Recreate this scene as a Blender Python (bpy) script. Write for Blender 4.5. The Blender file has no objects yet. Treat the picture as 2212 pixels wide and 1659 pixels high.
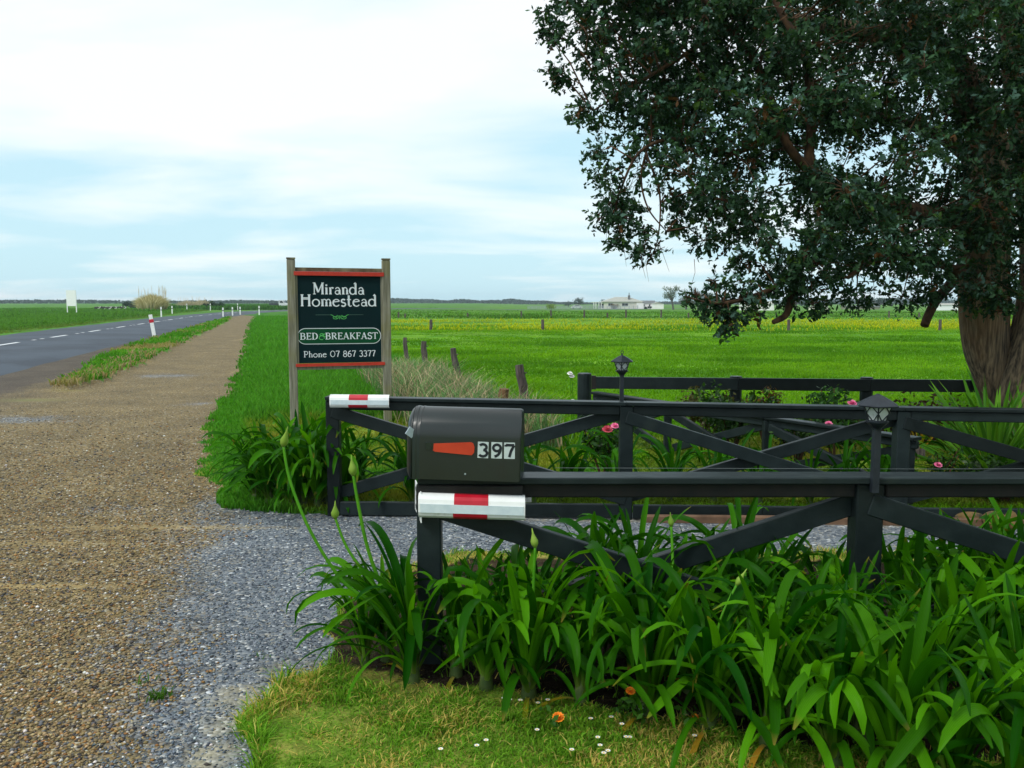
import bpy, bmesh, math, random
import numpy as np
from mathutils import Vector, Matrix, Euler

random.seed(7)
rng = np.random.default_rng(7)
R = math.radians
scene = bpy.context.scene
col = scene.collection

# ------------------------------------------------------------------ camera
CAMZ = 1.6
F = 1901.0                                  # focal length in survey units (picture 2212 wide)
PITCH = math.atan((829.5 - 652.0) / F)
CP, SP = math.cos(PITCH), math.sin(PITCH)
cam_data = bpy.data.cameras.new("camera")
cam = bpy.data.objects.new("camera", cam_data)
col.objects.link(cam)
cam.location = (0, 0, CAMZ)
cam.rotation_euler = (R(90) - PITCH, 0, 0)
cam_data.sensor_width = 36
cam_data.lens = 36 * F / 2212.0
cam_data.clip_start = 0.05
cam_data.clip_end = 20000
scene.camera = cam

# ------------------------------------------------------------------ light
SUN_EL, SUN_AZ = R(50), R(-132)              # azimuth from +Y (north) towards +X
world = bpy.data.worlds.new("World")
scene.world = world
world.use_nodes = True
nt = world.node_tree
nt.nodes.clear()
N, L = nt.nodes.new, nt.links.new
w_out = N("ShaderNodeOutputWorld")
w_bg = N("ShaderNodeBackground")
w_bg.inputs["Strength"].default_value = 0.1
sky = N("ShaderNodeTexSky")
sky.sky_type = 'NISHITA'
sky.sun_disc = False
sky.sun_elevation = SUN_EL
sky.sun_rotation = SUN_AZ
tc = N("ShaderNodeTexCoord")
sep = N("ShaderNodeSeparateXYZ")
L(tc.outputs["Generated"], sep.inputs[0])


def wmath(op, a, b=None, c=None, clamp=False):
    n = N("ShaderNodeMath")
    n.operation = op
    n.use_clamp = clamp
    for i, v in enumerate((a, b, c)):
        if v is None:
            continue
        if isinstance(v, (int, float)):
            n.inputs[i].default_value = v
        else:
            L(v, n.inputs[i])
    return n.outputs[0]


zc = wmath('MAXIMUM', sep.outputs["Z"], 0.0)
den = wmath('ADD', zc, 0.10)
cx = wmath('DIVIDE', sep.outputs["X"], den)
cy = wmath('DIVIDE', sep.outputs["Y"], den)
comb = N("ShaderNodeCombineXYZ")
L(cx, comb.inputs[0]); L(cy, comb.inputs[1])
cn = N("ShaderNodeTexNoise")
cn.inputs["Scale"].default_value = 0.62
cn.inputs["Detail"].default_value = 7
cn.inputs["Roughness"].default_value = 0.52
cn.inputs["Distortion"].default_value = 0.35
mp = N("ShaderNodeMapping")
mp.inputs["Location"].default_value = (3.1, 1.7, 0)
mp.inputs["Scale"].default_value = (0.8, 1.15, 1)
L(comb.outputs[0], mp.inputs[0]); L(mp.outputs[0], cn.inputs["Vector"])
# cloud amount grows with height above the horizon
hgt = N("ShaderNodeMapRange")
hgt.interpolation_type = 'SMOOTHSTEP'
hgt.inputs["From Min"].default_value = 0.0
hgt.inputs["From Max"].default_value = 0.24
hgt.inputs["To Min"].default_value = -0.19
hgt.inputs["To Max"].default_value = 0.045
L(zc, hgt.inputs["Value"])
amt = wmath('ADD', wmath('MULTIPLY_ADD', cn.outputs["Fac"], 1.25, -0.125), hgt.outputs[0])
ramp = N("ShaderNodeValToRGB")
cr = ramp.color_ramp
cr.elements[0].position = 0.30
cr.elements[0].color = (3.75, 5.55, 6.25, 1)
cr.elements[1].position = 0.64
cr.elements[1].color = (6.7, 6.95, 7.0, 1)
e = cr.elements.new(0.47)
e.color = (5.45, 6.4, 6.7, 1)
L(amt, ramp.inputs[0])
wm = N("ShaderNodeMix")
wm.data_type = 'RGBA'
wm.inputs["Factor"].default_value = 0.88
L(sky.outputs[0], wm.inputs["A"])
L(ramp.outputs[0], wm.inputs["B"])
L(wm.outputs["Result"], w_bg.inputs["Color"])
L(w_bg.outputs[0], w_out.inputs[0])

sun_data = bpy.data.lights.new("sun", 'SUN')
sun_data.energy = 1.5
sun_data.angle = R(14)
sun_data.color = (1.0, 0.96, 0.9)
sun = bpy.data.objects.new("sun", sun_data)
col.objects.link(sun)
sd = Vector((math.sin(SUN_AZ) * math.cos(SUN_EL), math.cos(SUN_AZ) * math.cos(SUN_EL), math.sin(SUN_EL)))
sun.rotation_euler = sd.to_track_quat('Z', 'Y').to_euler()
sun.location = (0, 0, 30)

scene.view_settings.view_transform = 'Standard'
scene.view_settings.look = 'None'
scene.view_settings.exposure = 0.70
scene.view_settings.gamma = 1
scene.view_settings.use_curve_mapping = False
scene.cycles.max_bounces = 6
scene.cycles.transparent_max_bounces = 6


# ------------------------------------------------------------------ survey helpers
def ray(x, y):
    u, v = (x - 1106.0) / F, (829.5 - y) / F
    return (u, CP + v * SP, -SP + v * CP)


def P(x, y, D):                              # survey point -> place at forward distance D
    d = ray(x, y)
    k = D / d[1]
    return Vector((d[0] * k, D, CAMZ + d[2] * k))


def G(x, y, z=0.0):                          # survey point -> place on the ground
    d = ray(x, y)
    t = (z - CAMZ) / d[2]
    return Vector((d[0] * t, d[1] * t, z))


def gpoly(pts):
    return np.array([[G(x, y).x, G(x, y).y] for x, y in pts])


def inside(poly, X, Y):
    r = np.zeros(X.shape, bool)
    n = len(poly)
    j = n - 1
    for i in range(n):
        xi, yi = poly[i]
        xj, yj = poly[j]
        if yi != yj:
            c = ((yi > Y) != (yj > Y)) & (X < (xj - xi) * (Y - yi) / (yj - yi) + xi)
            r ^= c
        j = i
    return r


def sstep(a, b, x):
    t = np.clip((x - a) / (b - a), 0, 1)
    return t * t * (3 - 2 * t)


_perm = rng.random((256, 256))


def vnoise(x, y):                            # smooth value noise 0..1
    xi, yi = np.floor(x).astype(int), np.floor(y).astype(int)
    fx, fy = x - xi, y - yi
    fx, fy = fx * fx * (3 - 2 * fx), fy * fy * (3 - 2 * fy)
    g = lambda a, b: _perm[a % 256, b % 256]
    return ((g(xi, yi) * (1 - fx) + g(xi + 1, yi) * fx) * (1 - fy)
            + (g(xi, yi + 1) * (1 - fx) + g(xi + 1, yi + 1) * fx) * fy)


def fbm(x, y, o=4):
    s, a, t = 0, 1, 0
    for i in range(o):
        s = s + a * vnoise(x * 2 ** i + 17.3 * i, y * 2 ** i + 5.1 * i)
        t += a
        a *= .5
    return s / t


def ground_z(X, Y):
    return -1.1 * sstep(90, 320, Y) * sstep(-40, 20, X)


def gz(x, y):
    return float(ground_z(np.array([x]), np.array([y]))[0])


# ------------------------------------------------------------------ objects
def tag(o, label=None, cat=None, group=None, kind=None):
    if label: o["label"] = label
    if cat: o["category"] = cat
    if group: o["group"] = group
    if kind: o["kind"] = kind
    return o


def thing(name, label, cat, loc=(0, 0, 0), group=None):
    o = bpy.data.objects.new(name, None)
    o.empty_display_size = .2
    o.location = loc
    col.objects.link(o)
    return tag(o, label, cat, group)


def origin(o):
    v = Vector((0, 0, 0))
    while o is not None:
        v += o.location
        o = o.parent
    return v


class MB:
    """collects shapes in world coordinates; build() links them as ONE mesh object"""

    def __init__(s):
        s.v, s.f = [], []

    def add(s, vs, fs):
        b = len(s.v)
        s.v += [tuple(p) for p in vs]
        s.f += [tuple(i + b for i in f) for f in fs]
        return s

    def box(s, c, size, rot=None):
        x, y, z = [d / 2 for d in size]
        vs = [Vector((sx * x, sy * y, sz * z)) for sx in (-1, 1) for sy in (-1, 1) for sz in (-1, 1)]
        if rot is not None:
            m = rot if isinstance(rot, Matrix) else Euler(rot).to_matrix()
            vs = [m @ q for q in vs]
        c = Vector(c)
        return s.add([q + c for q in vs],
                     [(0, 1, 3, 2), (4, 6, 7, 5), (0, 4, 5, 1), (2, 3, 7, 6), (0, 2, 6, 4), (1, 5, 7, 3)])

    def beam(s, p0, p1, w, h, up=(0, 0, 1), ch=.006):
        """chamfered timber from p0 to p1; h along up, w across"""
        p0, p1 = Vector(p0), Vector(p1)
        d = (p1 - p0).normalized()
        up = Vector(up)
        side = d.cross(up).normalized()
        up = side.cross(d).normalized()
        a, b = w / 2, h / 2
        prof = [(-a + ch, -b), (a - ch, -b), (a, -b + ch), (a, b - ch), (a - ch, b), (-a + ch, b), (-a, b - ch), (-a, -b + ch)]
        n = len(prof)
        vs, fs = [], []
        Ln = (p1 - p0).length
        for t, inset in ((0, ch), (ch, 0), (Ln - ch, 0), (Ln, ch)):
            for (q, r) in prof:
                k = 1 - inset / max(a, b)
                vs.append(p0 + d * t + side * q * k + up * r * k)
        for k in range(3):
            for i in range(n):
                j = (i + 1) % n
                fs.append((k * n + i, k * n + j, (k + 1) * n + j, (k + 1) * n + i))
        fs.append(tuple(range(n))[::-1])
        fs.append(tuple(range(3 * n, 4 * n)))
        return s.add(vs, fs)

    def tube(s, pts, rad, n=8, caps=True, flat=1.0, jit=None):
        pts = [Vector(p) for p in pts]
        if not hasattr(rad, '__len__'):
            rad = [rad] * len(pts)
        vs, fs = [], []
        ref = None
        for k, p in enumerate(pts):
            d = (pts[min(k + 1, len(pts) - 1)] - pts[max(k - 1, 0)])
            d = d.normalized() if d.length > 1e-9 else Vector((0, 0, 1))
            if ref is None:
                ref = Vector((1, 0, 0)) if abs(d.x) < .8 else Vector((0, 1, 0))
            a = (ref - d * ref.dot(d)).normalized()
            ref = a
            b = d.cross(a)
            for i in range(n):
                t = 2 * math.pi * i / n
                r = rad[k] * (1 if jit is None else jit(i / n, k))
                vs.append(p + a * math.cos(t) * r + b * math.sin(t) * r * flat)
        for k in range(len(pts) - 1):
            for i in range(n):
                j = (i + 1) % n
                fs.append((k * n + i, k * n + j, (k + 1) * n + j, (k + 1) * n + i))
        if caps:
            fs.append(tuple(range(n))[::-1])
            m = (len(pts) - 1) * n
            fs.append(tuple(range(m, m + n)))
        return s.add(vs, fs)

    def lathe(s, c, prof, n=12, rot0=0):
        """profile of (radius, z) about a vertical axis at c"""
        c = Vector(c)
        vs, fs = [], []
        for (r, z) in prof:
            for i in range(n):
                t = 2 * math.pi * i / n + rot0
                vs.append(c + Vector((r * math.cos(t), r * math.sin(t), z)))
        for k in range(len(prof) - 1):
            for i in range(n):
                j = (i + 1) % n
                fs.append((k * n + i, k * n + j, (k + 1) * n + j, (k + 1) * n + i))
        fs.append(tuple(range(n))[::-1])
        m = (len(prof) - 1) * n
        fs.append(tuple(range(m, m + n)))
        return s.add(vs, fs)

    def prism(s, poly, o, ax, ay, depth):
        """polygon (list of 2-D points) at o along ax, ay, given thickness along ax x ay"""
        o, ax, ay = Vector(o), Vector(ax), Vector(ay)
        nrm = ax.cross(ay).normalized() * depth
        n = len(poly)
        vs = [o + ax * x + ay * y for x, y in poly] + [o + ax * x + ay * y + nrm for x, y in poly]
        fs = [tuple(range(n))[::-1], tuple(range(n, 2 * n))]
        fs += [(i, (i + 1) % n, (i + 1) % n + n, i + n) for i in range(n)]
        return s.add(vs, fs)

    def build(s, name, mat, parent=None, smooth=False, kind=None):
        og = origin(parent) if parent is not None else Vector((0, 0, 0))
        me = bpy.data.meshes.new(name)
        me.from_pydata([(x - og.x, y - og.y, z - og.z) for x, y, z in s.v], [], s.f)
        me.materials.append(mat)
        if smooth:
            me.polygons.foreach_set("use_smooth", [True] * len(me.polygons))
        bm = bmesh.new()
        bm.from_mesh(me)
        bmesh.ops.recalc_face_normals(bm, faces=bm.faces)
        bm.to_mesh(me)
        bm.free()
        me.update()
        o = bpy.data.objects.new(name, me)
        col.objects.link(o)
        if parent is not None:
            o.parent = parent
        if kind: o["kind"] = kind
        return o


def npmesh(name, V, polys, mat, parent=None, smooth=False, attrs=None, kind=None, link=True):
    """fast mesh: V (n,3); polys list of (m,k) index arrays; attrs {name: (n,3)} float colours"""
    V = np.asarray(V, np.float32)
    if parent is not None:
        V = V - np.array(origin(parent), np.float32)
    me = bpy.data.meshes.new(name)
    me.vertices.add(len(V))
    me.vertices.foreach_set("co", V.ravel())
    polys = [np.asarray(p, np.int32) for p in polys if len(p)]
    idx = np.concatenate([p.ravel() for p in polys])
    tot = np.concatenate([np.full(len(p), p.shape[1], np.int32) for p in polys])
    st = np.concatenate([[0], np.cumsum(tot)[:-1]]).astype(np.int32)
    me.loops.add(len(idx))
    me.loops.foreach_set("vertex_index", idx)
    me.polygons.add(len(tot))
    me.polygons.foreach_set("loop_start", st)
    me.polygons.foreach_set("loop_total", tot)
    if smooth:
        me.polygons.foreach_set("use_smooth", np.ones(len(tot), bool))
    for an, arr in (attrs or {}).items():
        at = me.attributes.new(an, 'FLOAT_COLOR', 'POINT')
        c4 = np.ones((len(V), 4), np.float32)
        c4[:, :3] = arr
        at.data.foreach_set("color", c4.ravel())
    me.materials.append(mat)
    me.update(calc_edges=True)
    me.validate()
    if not link:
        return me
    o = bpy.data.objects.new(name, me)
    col.objects.link(o)
    if parent is not None:
        o.parent = parent
    if kind: o["kind"] = kind
    return o


# ------------------------------------------------------------------ materials
def new_mat(name):
    m = bpy.data.materials.new(name)
    m.use_nodes = True
    t = m.node_tree
    t.nodes.clear()
    out = t.nodes.new("ShaderNodeOutputMaterial")
    return m, t, out


def mat(name, c1, c2=None, scale=8, rough=.6, bump=0., stretch=(1, 1, 1), spec=.4, detail=5, metal=0.,
        lo=.35, hi=.65, objrand=0., c3=None, scale3=3., lo3=.55, hi3=.7, dist=.01):
    m, t, out = new_mat(name)
    nn, ln = t.nodes.new, t.links.new
    p = nn("ShaderNodeBsdfPrincipled")
    p.inputs["Roughness"].default_value = rough
    p.inputs["Metallic"].default_value = metal
    p.inputs["Specular IOR Level"].default_value = spec
    ln(p.outputs[0], out.inputs[0])
    tcn = nn("ShaderNodeTexCoord")
    mpn = nn("ShaderNodeMapping")
    mpn.inputs["Scale"].default_value = stretch
    ln(tcn.outputs["Object"], mpn.inputs[0])
    no = nn("ShaderNodeTexNoise")
    no.inputs["Scale"].default_value = scale
    no.inputs["Detail"].default_value = detail
    ln(mpn.outputs[0], no.inputs["Vector"])
    rp = nn("ShaderNodeValToRGB")
    rp.color_ramp.elements[0].position = lo
    rp.color_ramp.elements[1].position = hi
    c2 = c2 or tuple(min(1, k * 1.35) for k in c1)
    rp.color_ramp.elements[0].color = (*c1, 1)
    rp.color_ramp.elements[1].color = (*c2, 1)
    ln(no.outputs["Fac"], rp.inputs[0])
    src = rp.outputs[0]
    if c3:
        n3 = nn("ShaderNodeTexNoise")
        n3.inputs["Scale"].default_value = scale3
        n3.inputs["Detail"].default_value = 6
        ln(tcn.outputs["Object"], n3.inputs["Vector"])
        mr = nn("ShaderNodeMapRange")
        mr.inputs["From Min"].default_value = lo3
        mr.inputs["From Max"].default_value = hi3
        ln(n3.outputs["Fac"], mr.inputs["Value"])
        mx = nn("ShaderNodeMix"); mx.data_type = 'RGBA'
        ln(mr.outputs[0], mx.inputs["Factor"])
        ln(src, mx.inputs["A"])
        mx.inputs["B"].default_value = (*c3, 1)
        src = mx.outputs["Result"]
    if objrand:
        oi = nn("ShaderNodeObjectInfo")
        mr = nn("ShaderNodeMapRange")
        mr.inputs["To Min"].default_value = 1 - objrand
        mr.inputs["To Max"].default_value = 1 + objrand
        ln(oi.outputs["Random"], mr.inputs["Value"])
        hs = nn("ShaderNodeHueSaturation")
        ln(mr.outputs[0], hs.inputs["Value"])
        ln(src, hs.inputs["Color"])
        src = hs.outputs[0]
    ln(src, p.inputs["Base Color"])
    if bump:
        b = nn("ShaderNodeBump")
        b.inputs["Strength"].default_value = bump
        b.inputs["Distance"].default_value = dist
        ln(no.outputs["Fac"], b.inputs["Height"])
        ln(b.outputs[0], p.inputs["Normal"])
    return m


def leaf_mat(name, trans=.35, rough=.45, attr="col", spec=.35, gain=1.0, tcol=(1.25, 1.35, .6), noise=0., nscale=30):
    """vertex-coloured foliage with light coming through"""
    m, t, out = new_mat(name)
    nn, ln = t.nodes.new, t.links.new
    at = nn("ShaderNodeAttribute")
    at.attribute_name = attr
    src = at.outputs["Color"]
    if noise:
        tcn = nn("ShaderNodeTexCoord")
        no = nn("ShaderNodeTexNoise")
        no.inputs["Scale"].default_value = nscale
        ln(tcn.outputs["Object"], no.inputs["Vector"])
        mr = nn("ShaderNodeMapRange")
        mr.inputs["To Min"].default_value = 1 - noise
        mr.inputs["To Max"].default_value = 1 + noise
        ln(no.outputs["Fac"], mr.inputs["Value"])
        hs = nn("ShaderNodeHueSaturation")
        ln(mr.outputs[0], hs.inputs["Value"])
        ln(src, hs.inputs["Color"])
        src = hs.outputs[0]
    p = nn("ShaderNodeBsdfPrincipled")
    p.inputs["Roughness"].default_value = rough
    p.inputs["Specular IOR Level"].default_value = spec
    ln(src, p.inputs["Base Color"])
    tr = nn("ShaderNodeBsdfTranslucent")
    mx = nn("ShaderNodeMix"); mx.data_type = 'RGBA'; mx.blend_type = 'MULTIPLY'
    mx.inputs["Factor"].default_value = 1
    mx.inputs["B"].default_value = (*tcol, 1)
    ln(src, mx.inputs["A"])
    ln(mx.outputs["Result"], tr.inputs["Color"])
    ms = nn("ShaderNodeMixShader")
    ms.inputs[0].default_value = trans
    ln(p.outputs[0], ms.inputs[1]); ln(tr.outputs[0], ms.inputs[2])
    ln(ms.outputs[0], out.inputs[0])
    return m


def strap_mat(name, ca, cb, cbase, trans=.3):
    """strap leaf: colour differs leaf by leaf, pale at the sheath ('col'.r = along, .g = across)"""
    m, t, out = new_mat(name)
    nn, ln = t.nodes.new, t.links.new
    oi = nn("ShaderNodeObjectInfo")
    rp = nn("ShaderNodeValToRGB")
    rp.color_ramp.elements[0].color = (*ca, 1)
    rp.color_ramp.elements[1].color = (*cb, 1)
    km = rp.color_ramp.elements.new(.5)
    km.color = (*(a_ * .72 + b_ * .28 for a_, b_ in zip(ca, cb)), 1)
    ln(oi.outputs["Random"], rp.inputs[0])
    at = nn("ShaderNodeAttribute"); at.attribute_name = "col"
    sp = nn("ShaderNodeSeparateColor")
    ln(at.outputs["Color"], sp.inputs[0])
    mr = nn("ShaderNodeMapRange")
    mr.inputs["From Min"].default_value = .22
    mr.inputs["From Max"].default_value = 0.
    ln(sp.outputs[0], mr.inputs["Value"])
    mx = nn("ShaderNodeMix"); mx.data_type = 'RGBA'
    ln(mr.outputs[0], mx.inputs["Factor"])
    ln(rp.outputs[0], mx.inputs["A"])
    mx.inputs["B"].default_value = (*cbase, 1)
    # fine lengthwise veins
    wv = nn("ShaderNodeMath"); wv.operation = 'MULTIPLY'; wv.inputs[1].default_value = 46.
    ln(sp.outputs[1], wv.inputs[0])
    sn = nn("ShaderNodeMath"); sn.operation = 'SINE'
    ln(wv.outputs[0], sn.inputs[0])
    vr = nn("ShaderNodeMapRange")
    vr.inputs["From Min"].default_value = -1
    vr.inputs["To Min"].default_value = .86
    vr.inputs["To Max"].default_value = 1.1
    ln(sn.outputs[0], vr.inputs["Value"])
    hs = nn("ShaderNodeHueSaturation")
    ln(vr.outputs[0], hs.inputs["Value"])
    ln(mx.outputs["Result"], hs.inputs["Color"])
    tipr = nn("ShaderNodeMapRange")
    tipr.inputs["From Min"].default_value = .93
    tipr.inputs["From Max"].default_value = 1.02
    ln(sp.outputs[0], tipr.inputs["Value"])
    gate = nn("ShaderNodeMath"); gate.operation = 'MULTIPLY'; gate.inputs[1].default_value = 7.3
    ln(oi.outputs["Random"], gate.inputs[0])
    fr = nn("ShaderNodeMath"); fr.operation = 'FRACT'
    ln(gate.outputs[0], fr.inputs[0])
    gt = nn("ShaderNodeMath"); gt.operation = 'GREATER_THAN'; gt.inputs[1].default_value = .86
    ln(fr.outputs[0], gt.inputs[0])
    tm = nn("ShaderNodeMath"); tm.operation = 'MULTIPLY'
    ln(tipr.outputs[0], tm.inputs[0]); ln(gt.outputs[0], tm.inputs[1])
    mt = nn("ShaderNodeMix"); mt.data_type = 'RGBA'
    ln(tm.outputs[0], mt.inputs["Factor"]); ln(hs.outputs[0], mt.inputs["A"])
    mt.inputs["B"].default_value = (.24, .17, .03, 1)
    class _O: pass
    hs = _O(); hs.outputs = [mt.outputs["Result"]]
    p = nn("ShaderNodeBsdfPrincipled")
    p.inputs["Roughness"].default_value = .42
    p.inputs["Specular IOR Level"].default_value = .05
    ln(hs.outputs[0], p.inputs["Base Color"])
    tr = nn("ShaderNodeBsdfTranslucent")
    m2 = nn("ShaderNodeMix"); m2.data_type = 'RGBA'; m2.blend_type = 'MULTIPLY'
    m2.inputs["Factor"].default_value = 1
    m2.inputs["B"].default_value = (1.6, 1.5, .4, 1)
    ln(hs.outputs[0], m2.inputs["A"])
    ln(m2.outputs["Result"], tr.inputs["Color"])
    ms = nn("ShaderNodeMixShader")
    ms.inputs[0].default_value = trans
    ln(p.outputs[0], ms.inputs[1]); ln(tr.outputs[0], ms.inputs[2])
    ln(ms.outputs[0], out.inputs[0])
    return m


def turf_mat(name, vary=.35, s1=.9, s2=9., s3=60., bump=.5):
    """ground under grass: vertex colour broken up by noise at three sizes"""
    m, t, out = new_mat(name)
    nn, ln = t.nodes.new, t.links.new
    at = nn("ShaderNodeAttribute"); at.attribute_name = "col"
    tcn = nn("ShaderNodeTexCoord")
    val = None
    hts = None
    for s, w in ((s1, 1.), (s2, .8), (s3, .8)):
        no = nn("ShaderNodeTexNoise")
        no.inputs["Scale"].default_value = s
        no.inputs["Detail"].default_value = 5
        ln(tcn.outputs["Object"], no.inputs["Vector"])
        mr = nn("ShaderNodeMapRange")
        mr.inputs["From Min"].default_value = .3
        mr.inputs["From Max"].default_value = .7
        mr.inputs["To Min"].default_value = 1 - vary * w
        mr.inputs["To Max"].default_value = 1 + vary * w
        ln(no.outputs["Fac"], mr.inputs["Value"])
        if val is None:
            val = mr.outputs[0]
        else:
            mu = nn("ShaderNodeMath"); mu.operation = 'MULTIPLY'
            ln(val, mu.inputs[0]); ln(mr.outputs[0], mu.inputs[1])
            val = mu.outputs[0]
        hts = no.outputs["Fac"]
    hs = nn("ShaderNodeHueSaturation")
    ln(val, hs.inputs["Value"])
    ln(at.outputs["Color"], hs.inputs["Color"])
    p = nn("ShaderNodeBsdfPrincipled")
    p.inputs["Roughness"].default_value = .9
    p.inputs["Specular IOR Level"].default_value = .08
    ln(hs.outputs[0], p.inputs["Base Color"])
    b = nn("ShaderNodeBump")
    b.inputs["Strength"].default_value = bump
    b.inputs["Distance"].default_value = .03
    ln(hts, b.inputs["Height"])
    ln(b.outputs[0], p.inputs["Normal"])
    ln(p.outputs[0], out.inputs[0])
    return m


def gravel_mat(name):
    """loose stones: random colour per stone; 'mixw' r = blue metal, g = pale dust, b = dark wet fines"""
    m, t, out = new_mat(name)
    nn, ln = t.nodes.new, t.links.new
    tcn = nn("ShaderNodeTexCoord")
    at = nn("ShaderNodeAttribute"); at.attribute_name = "mixw"
    sp = nn("ShaderNodeSeparateColor"); ln(at.outputs["Color"], sp.inputs[0])
    vo = nn("ShaderNodeTexVoronoi"); vo.inputs["Scale"].default_value = 62
    vo.inputs["Randomness"].default_value = 1
    ln(tcn.outputs["Object"], vo.inputs["Vector"])
    vs = nn("ShaderNodeSeparateColor"); ln(vo.outputs["Color"], vs.inputs[0])

    def ramp(stops):
        rp = nn("ShaderNodeValToRGB")
        rp.color_ramp.interpolation = 'LINEAR'
        el = rp.color_ramp.elements
        el[0].position, el[0].color = stops[0][0], (*stops[0][1], 1)
        el[1].position, el[1].color = stops[-1][0], (*stops[-1][1], 1)
        for q, c in stops[1:-1]:
            k = el.new(q); k.color = (*c, 1)
        return rp

    ra = ramp([(0, (.03, .026, .018)), (.25, (.095, .074, .036)), (.5, (.175, .130, .052)), (.7, (.235, .178, .078)),
               (.85, (.18, .10, .03)), (.96, (.27, .235, .15)), (1, (.42, .40, .33))])
    rb = ramp([(0, (.035, .045, .06)), (.3, (.10, .118, .138)), (.6, (.16, .182, .205)), (.85, (.21, .232, .25)),
               (.93, (.27, .25, .2)), (1, (.55, .58, .6))])
    ln(vs.outputs[0], ra.inputs[0]); ln(vs.outputs[0], rb.inputs[0])
    # ragged border between the two metals
    no = nn("ShaderNodeTexNoise"); no.inputs["Scale"].default_value = 2.2; no.inputs["Detail"].default_value = 8
    no.inputs["Roughness"].default_value = .65
    ln(tcn.outputs["Object"], no.inputs["Vector"])
    ad = nn("ShaderNodeMath"); ad.operation = 'ADD'
    ln(sp.outputs[0], ad.inputs[0]); ln(no.outputs["Fac"], ad.inputs[1])
    ad2 = nn("ShaderNodeMath"); ad2.operation = 'MULTIPLY_ADD'
    ln(vs.outputs[1], ad2.inputs[0]); ad2.inputs[1].default_value = .35; ln(ad.outputs[0], ad2.inputs[2])
    mr = nn("ShaderNodeMapRange"); mr.inputs["From Min"].default_value = .95; mr.inputs["From Max"].default_value = 1.35
    ln(ad2.outputs[0], mr.inputs["Value"])
    mx = nn("ShaderNodeMix"); mx.data_type = 'RGBA'
    ln(mr.outputs[0], mx.inputs["Factor"]); ln(ra.outputs[0], mx.inputs["A"]); ln(rb.outputs[0], mx.inputs["B"])
    # dust
    n2 = nn("ShaderNodeTexNoise"); n2.inputs["Scale"].default_value = 14; n2.inputs["Detail"].default_value = 7
    n2.inputs["Roughness"].default_value = .7
    ln(tcn.outputs["Object"], n2.inputs["Vector"])
    a3 = nn("ShaderNodeMath"); a3.operation = 'ADD'
    ln(sp.outputs[1], a3.inputs[0]); ln(n2.outputs["Fac"], a3.inputs[1])
    m3 = nn("ShaderNodeMapRange"); m3.inputs["From Min"].default_value = .75; m3.inputs["From Max"].default_value = 1.3
    m3.inputs["To Max"].default_value = .85
    ln(a3.outputs[0], m3.inputs["Value"])
    mx2 = nn("ShaderNodeMix"); mx2.data_type = 'RGBA'
    at2 = nn("ShaderNodeAttribute"); at2.attribute_name = "dust"
    ln(m3.outputs[0], mx2.inputs["Factor"]); ln(mx.outputs["Result"], mx2.inputs["A"]); ln(at2.outputs["Color"], mx2.inputs["B"])
    # dark fines
    a4 = nn("ShaderNodeMath"); a4.operation = 'ADD'
    ln(sp.outputs[2], a4.inputs[0]); ln(n2.outputs["Fac"], a4.inputs[1])
    m4 = nn("ShaderNodeMapRange"); m4.inputs["From Min"].default_value = .75; m4.inputs["From Max"].default_value = 1.4
    m4.inputs["To Max"].default_value = .8
    ln(a4.outputs[0], m4.inputs["Value"])
    mx3 = nn("ShaderNodeMix"); mx3.data_type = 'RGBA'
    ln(m4.outputs[0], mx3.inputs["Factor"]); ln(mx2.outputs["Result"], mx3.inputs["A"])
    mx3.inputs["B"].default_value = (.058, .047, .040, 1)
    # broad patchiness
    n5 = nn("ShaderNodeTexNoise"); n5.inputs["Scale"].default_value = 1.1; n5.inputs["Detail"].default_value = 6
    ln(tcn.outputs["Object"], n5.inputs["Vector"])
    m5 = nn("ShaderNodeMapRange"); m5.inputs["From Min"].default_value = .3; m5.inputs["From Max"].default_value = .7
    m5.inputs["To Min"].default_value = .78; m5.inputs["To Max"].default_value = 1.22
    ln(n5.outputs["Fac"], m5.inputs["Value"])
    hs = nn("ShaderNodeHueSaturation"); ln(m5.outputs[0], hs.inputs["Value"]); ln(mx3.outputs["Result"], hs.inputs["Color"])
    p = nn("ShaderNodeBsdfPrincipled"); p.inputs["Roughness"].default_value = .75
    p.inputs["Specular IOR Level"].default_value = .2
    ln(hs.outputs[0], p.inputs["Base Color"])
    b = nn("ShaderNodeBump"); b.inputs["Strength"].default_value = .9; b.inputs["Distance"].default_value = .008
    b.invert = True
    ln(vo.outputs["Distance"], b.inputs["Height"]); ln(b.outputs[0], p.inputs["Normal"])
    ln(p.outputs[0], out.inputs[0])
    return m


M = {}
M['fence'] = mat('dark_fence_paint', (.0075, .0125, .0135), (.012, .019, .020), scale=9, rough=.4, bump=.5, spec=.2, objrand=.3,
                 stretch=(1, 1, 1), c3=(.018, .026, .023), scale3=5, lo3=.6, hi3=.78)
M['fence_shade'] = mat('shaded_rail_timber', (.008, .009, .009), (.016, .014, .012), scale=14, rough=.8, bump=.4)  # fence timber darkened: the shade under the rail cap is put into its colour
M['mailbox'] = mat('mailbox_paint', (.005, .009, .008), (.007, .012, .011), scale=5, rough=.32, spec=.65, bump=.05,
                   c3=(.007, .008, .0075), scale3=9, lo3=.6, hi3=.72)
M['latch'] = mat('zinc_latch', (.30, .36, .40), scale=30, rough=.4, metal=.3)
M['flag'] = mat('orange_red_paint', (.50, .045, .012), (.42, .035, .01), scale=12, rough=.45, bump=.1)
M['tile'] = mat('pale_number_tile', (.40, .47, .47), (.47, .54, .53), scale=20, rough=.5)
M['digit'] = mat('black_print', (.006, .008, .014), (.008, .01, .016), rough=.5)
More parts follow.
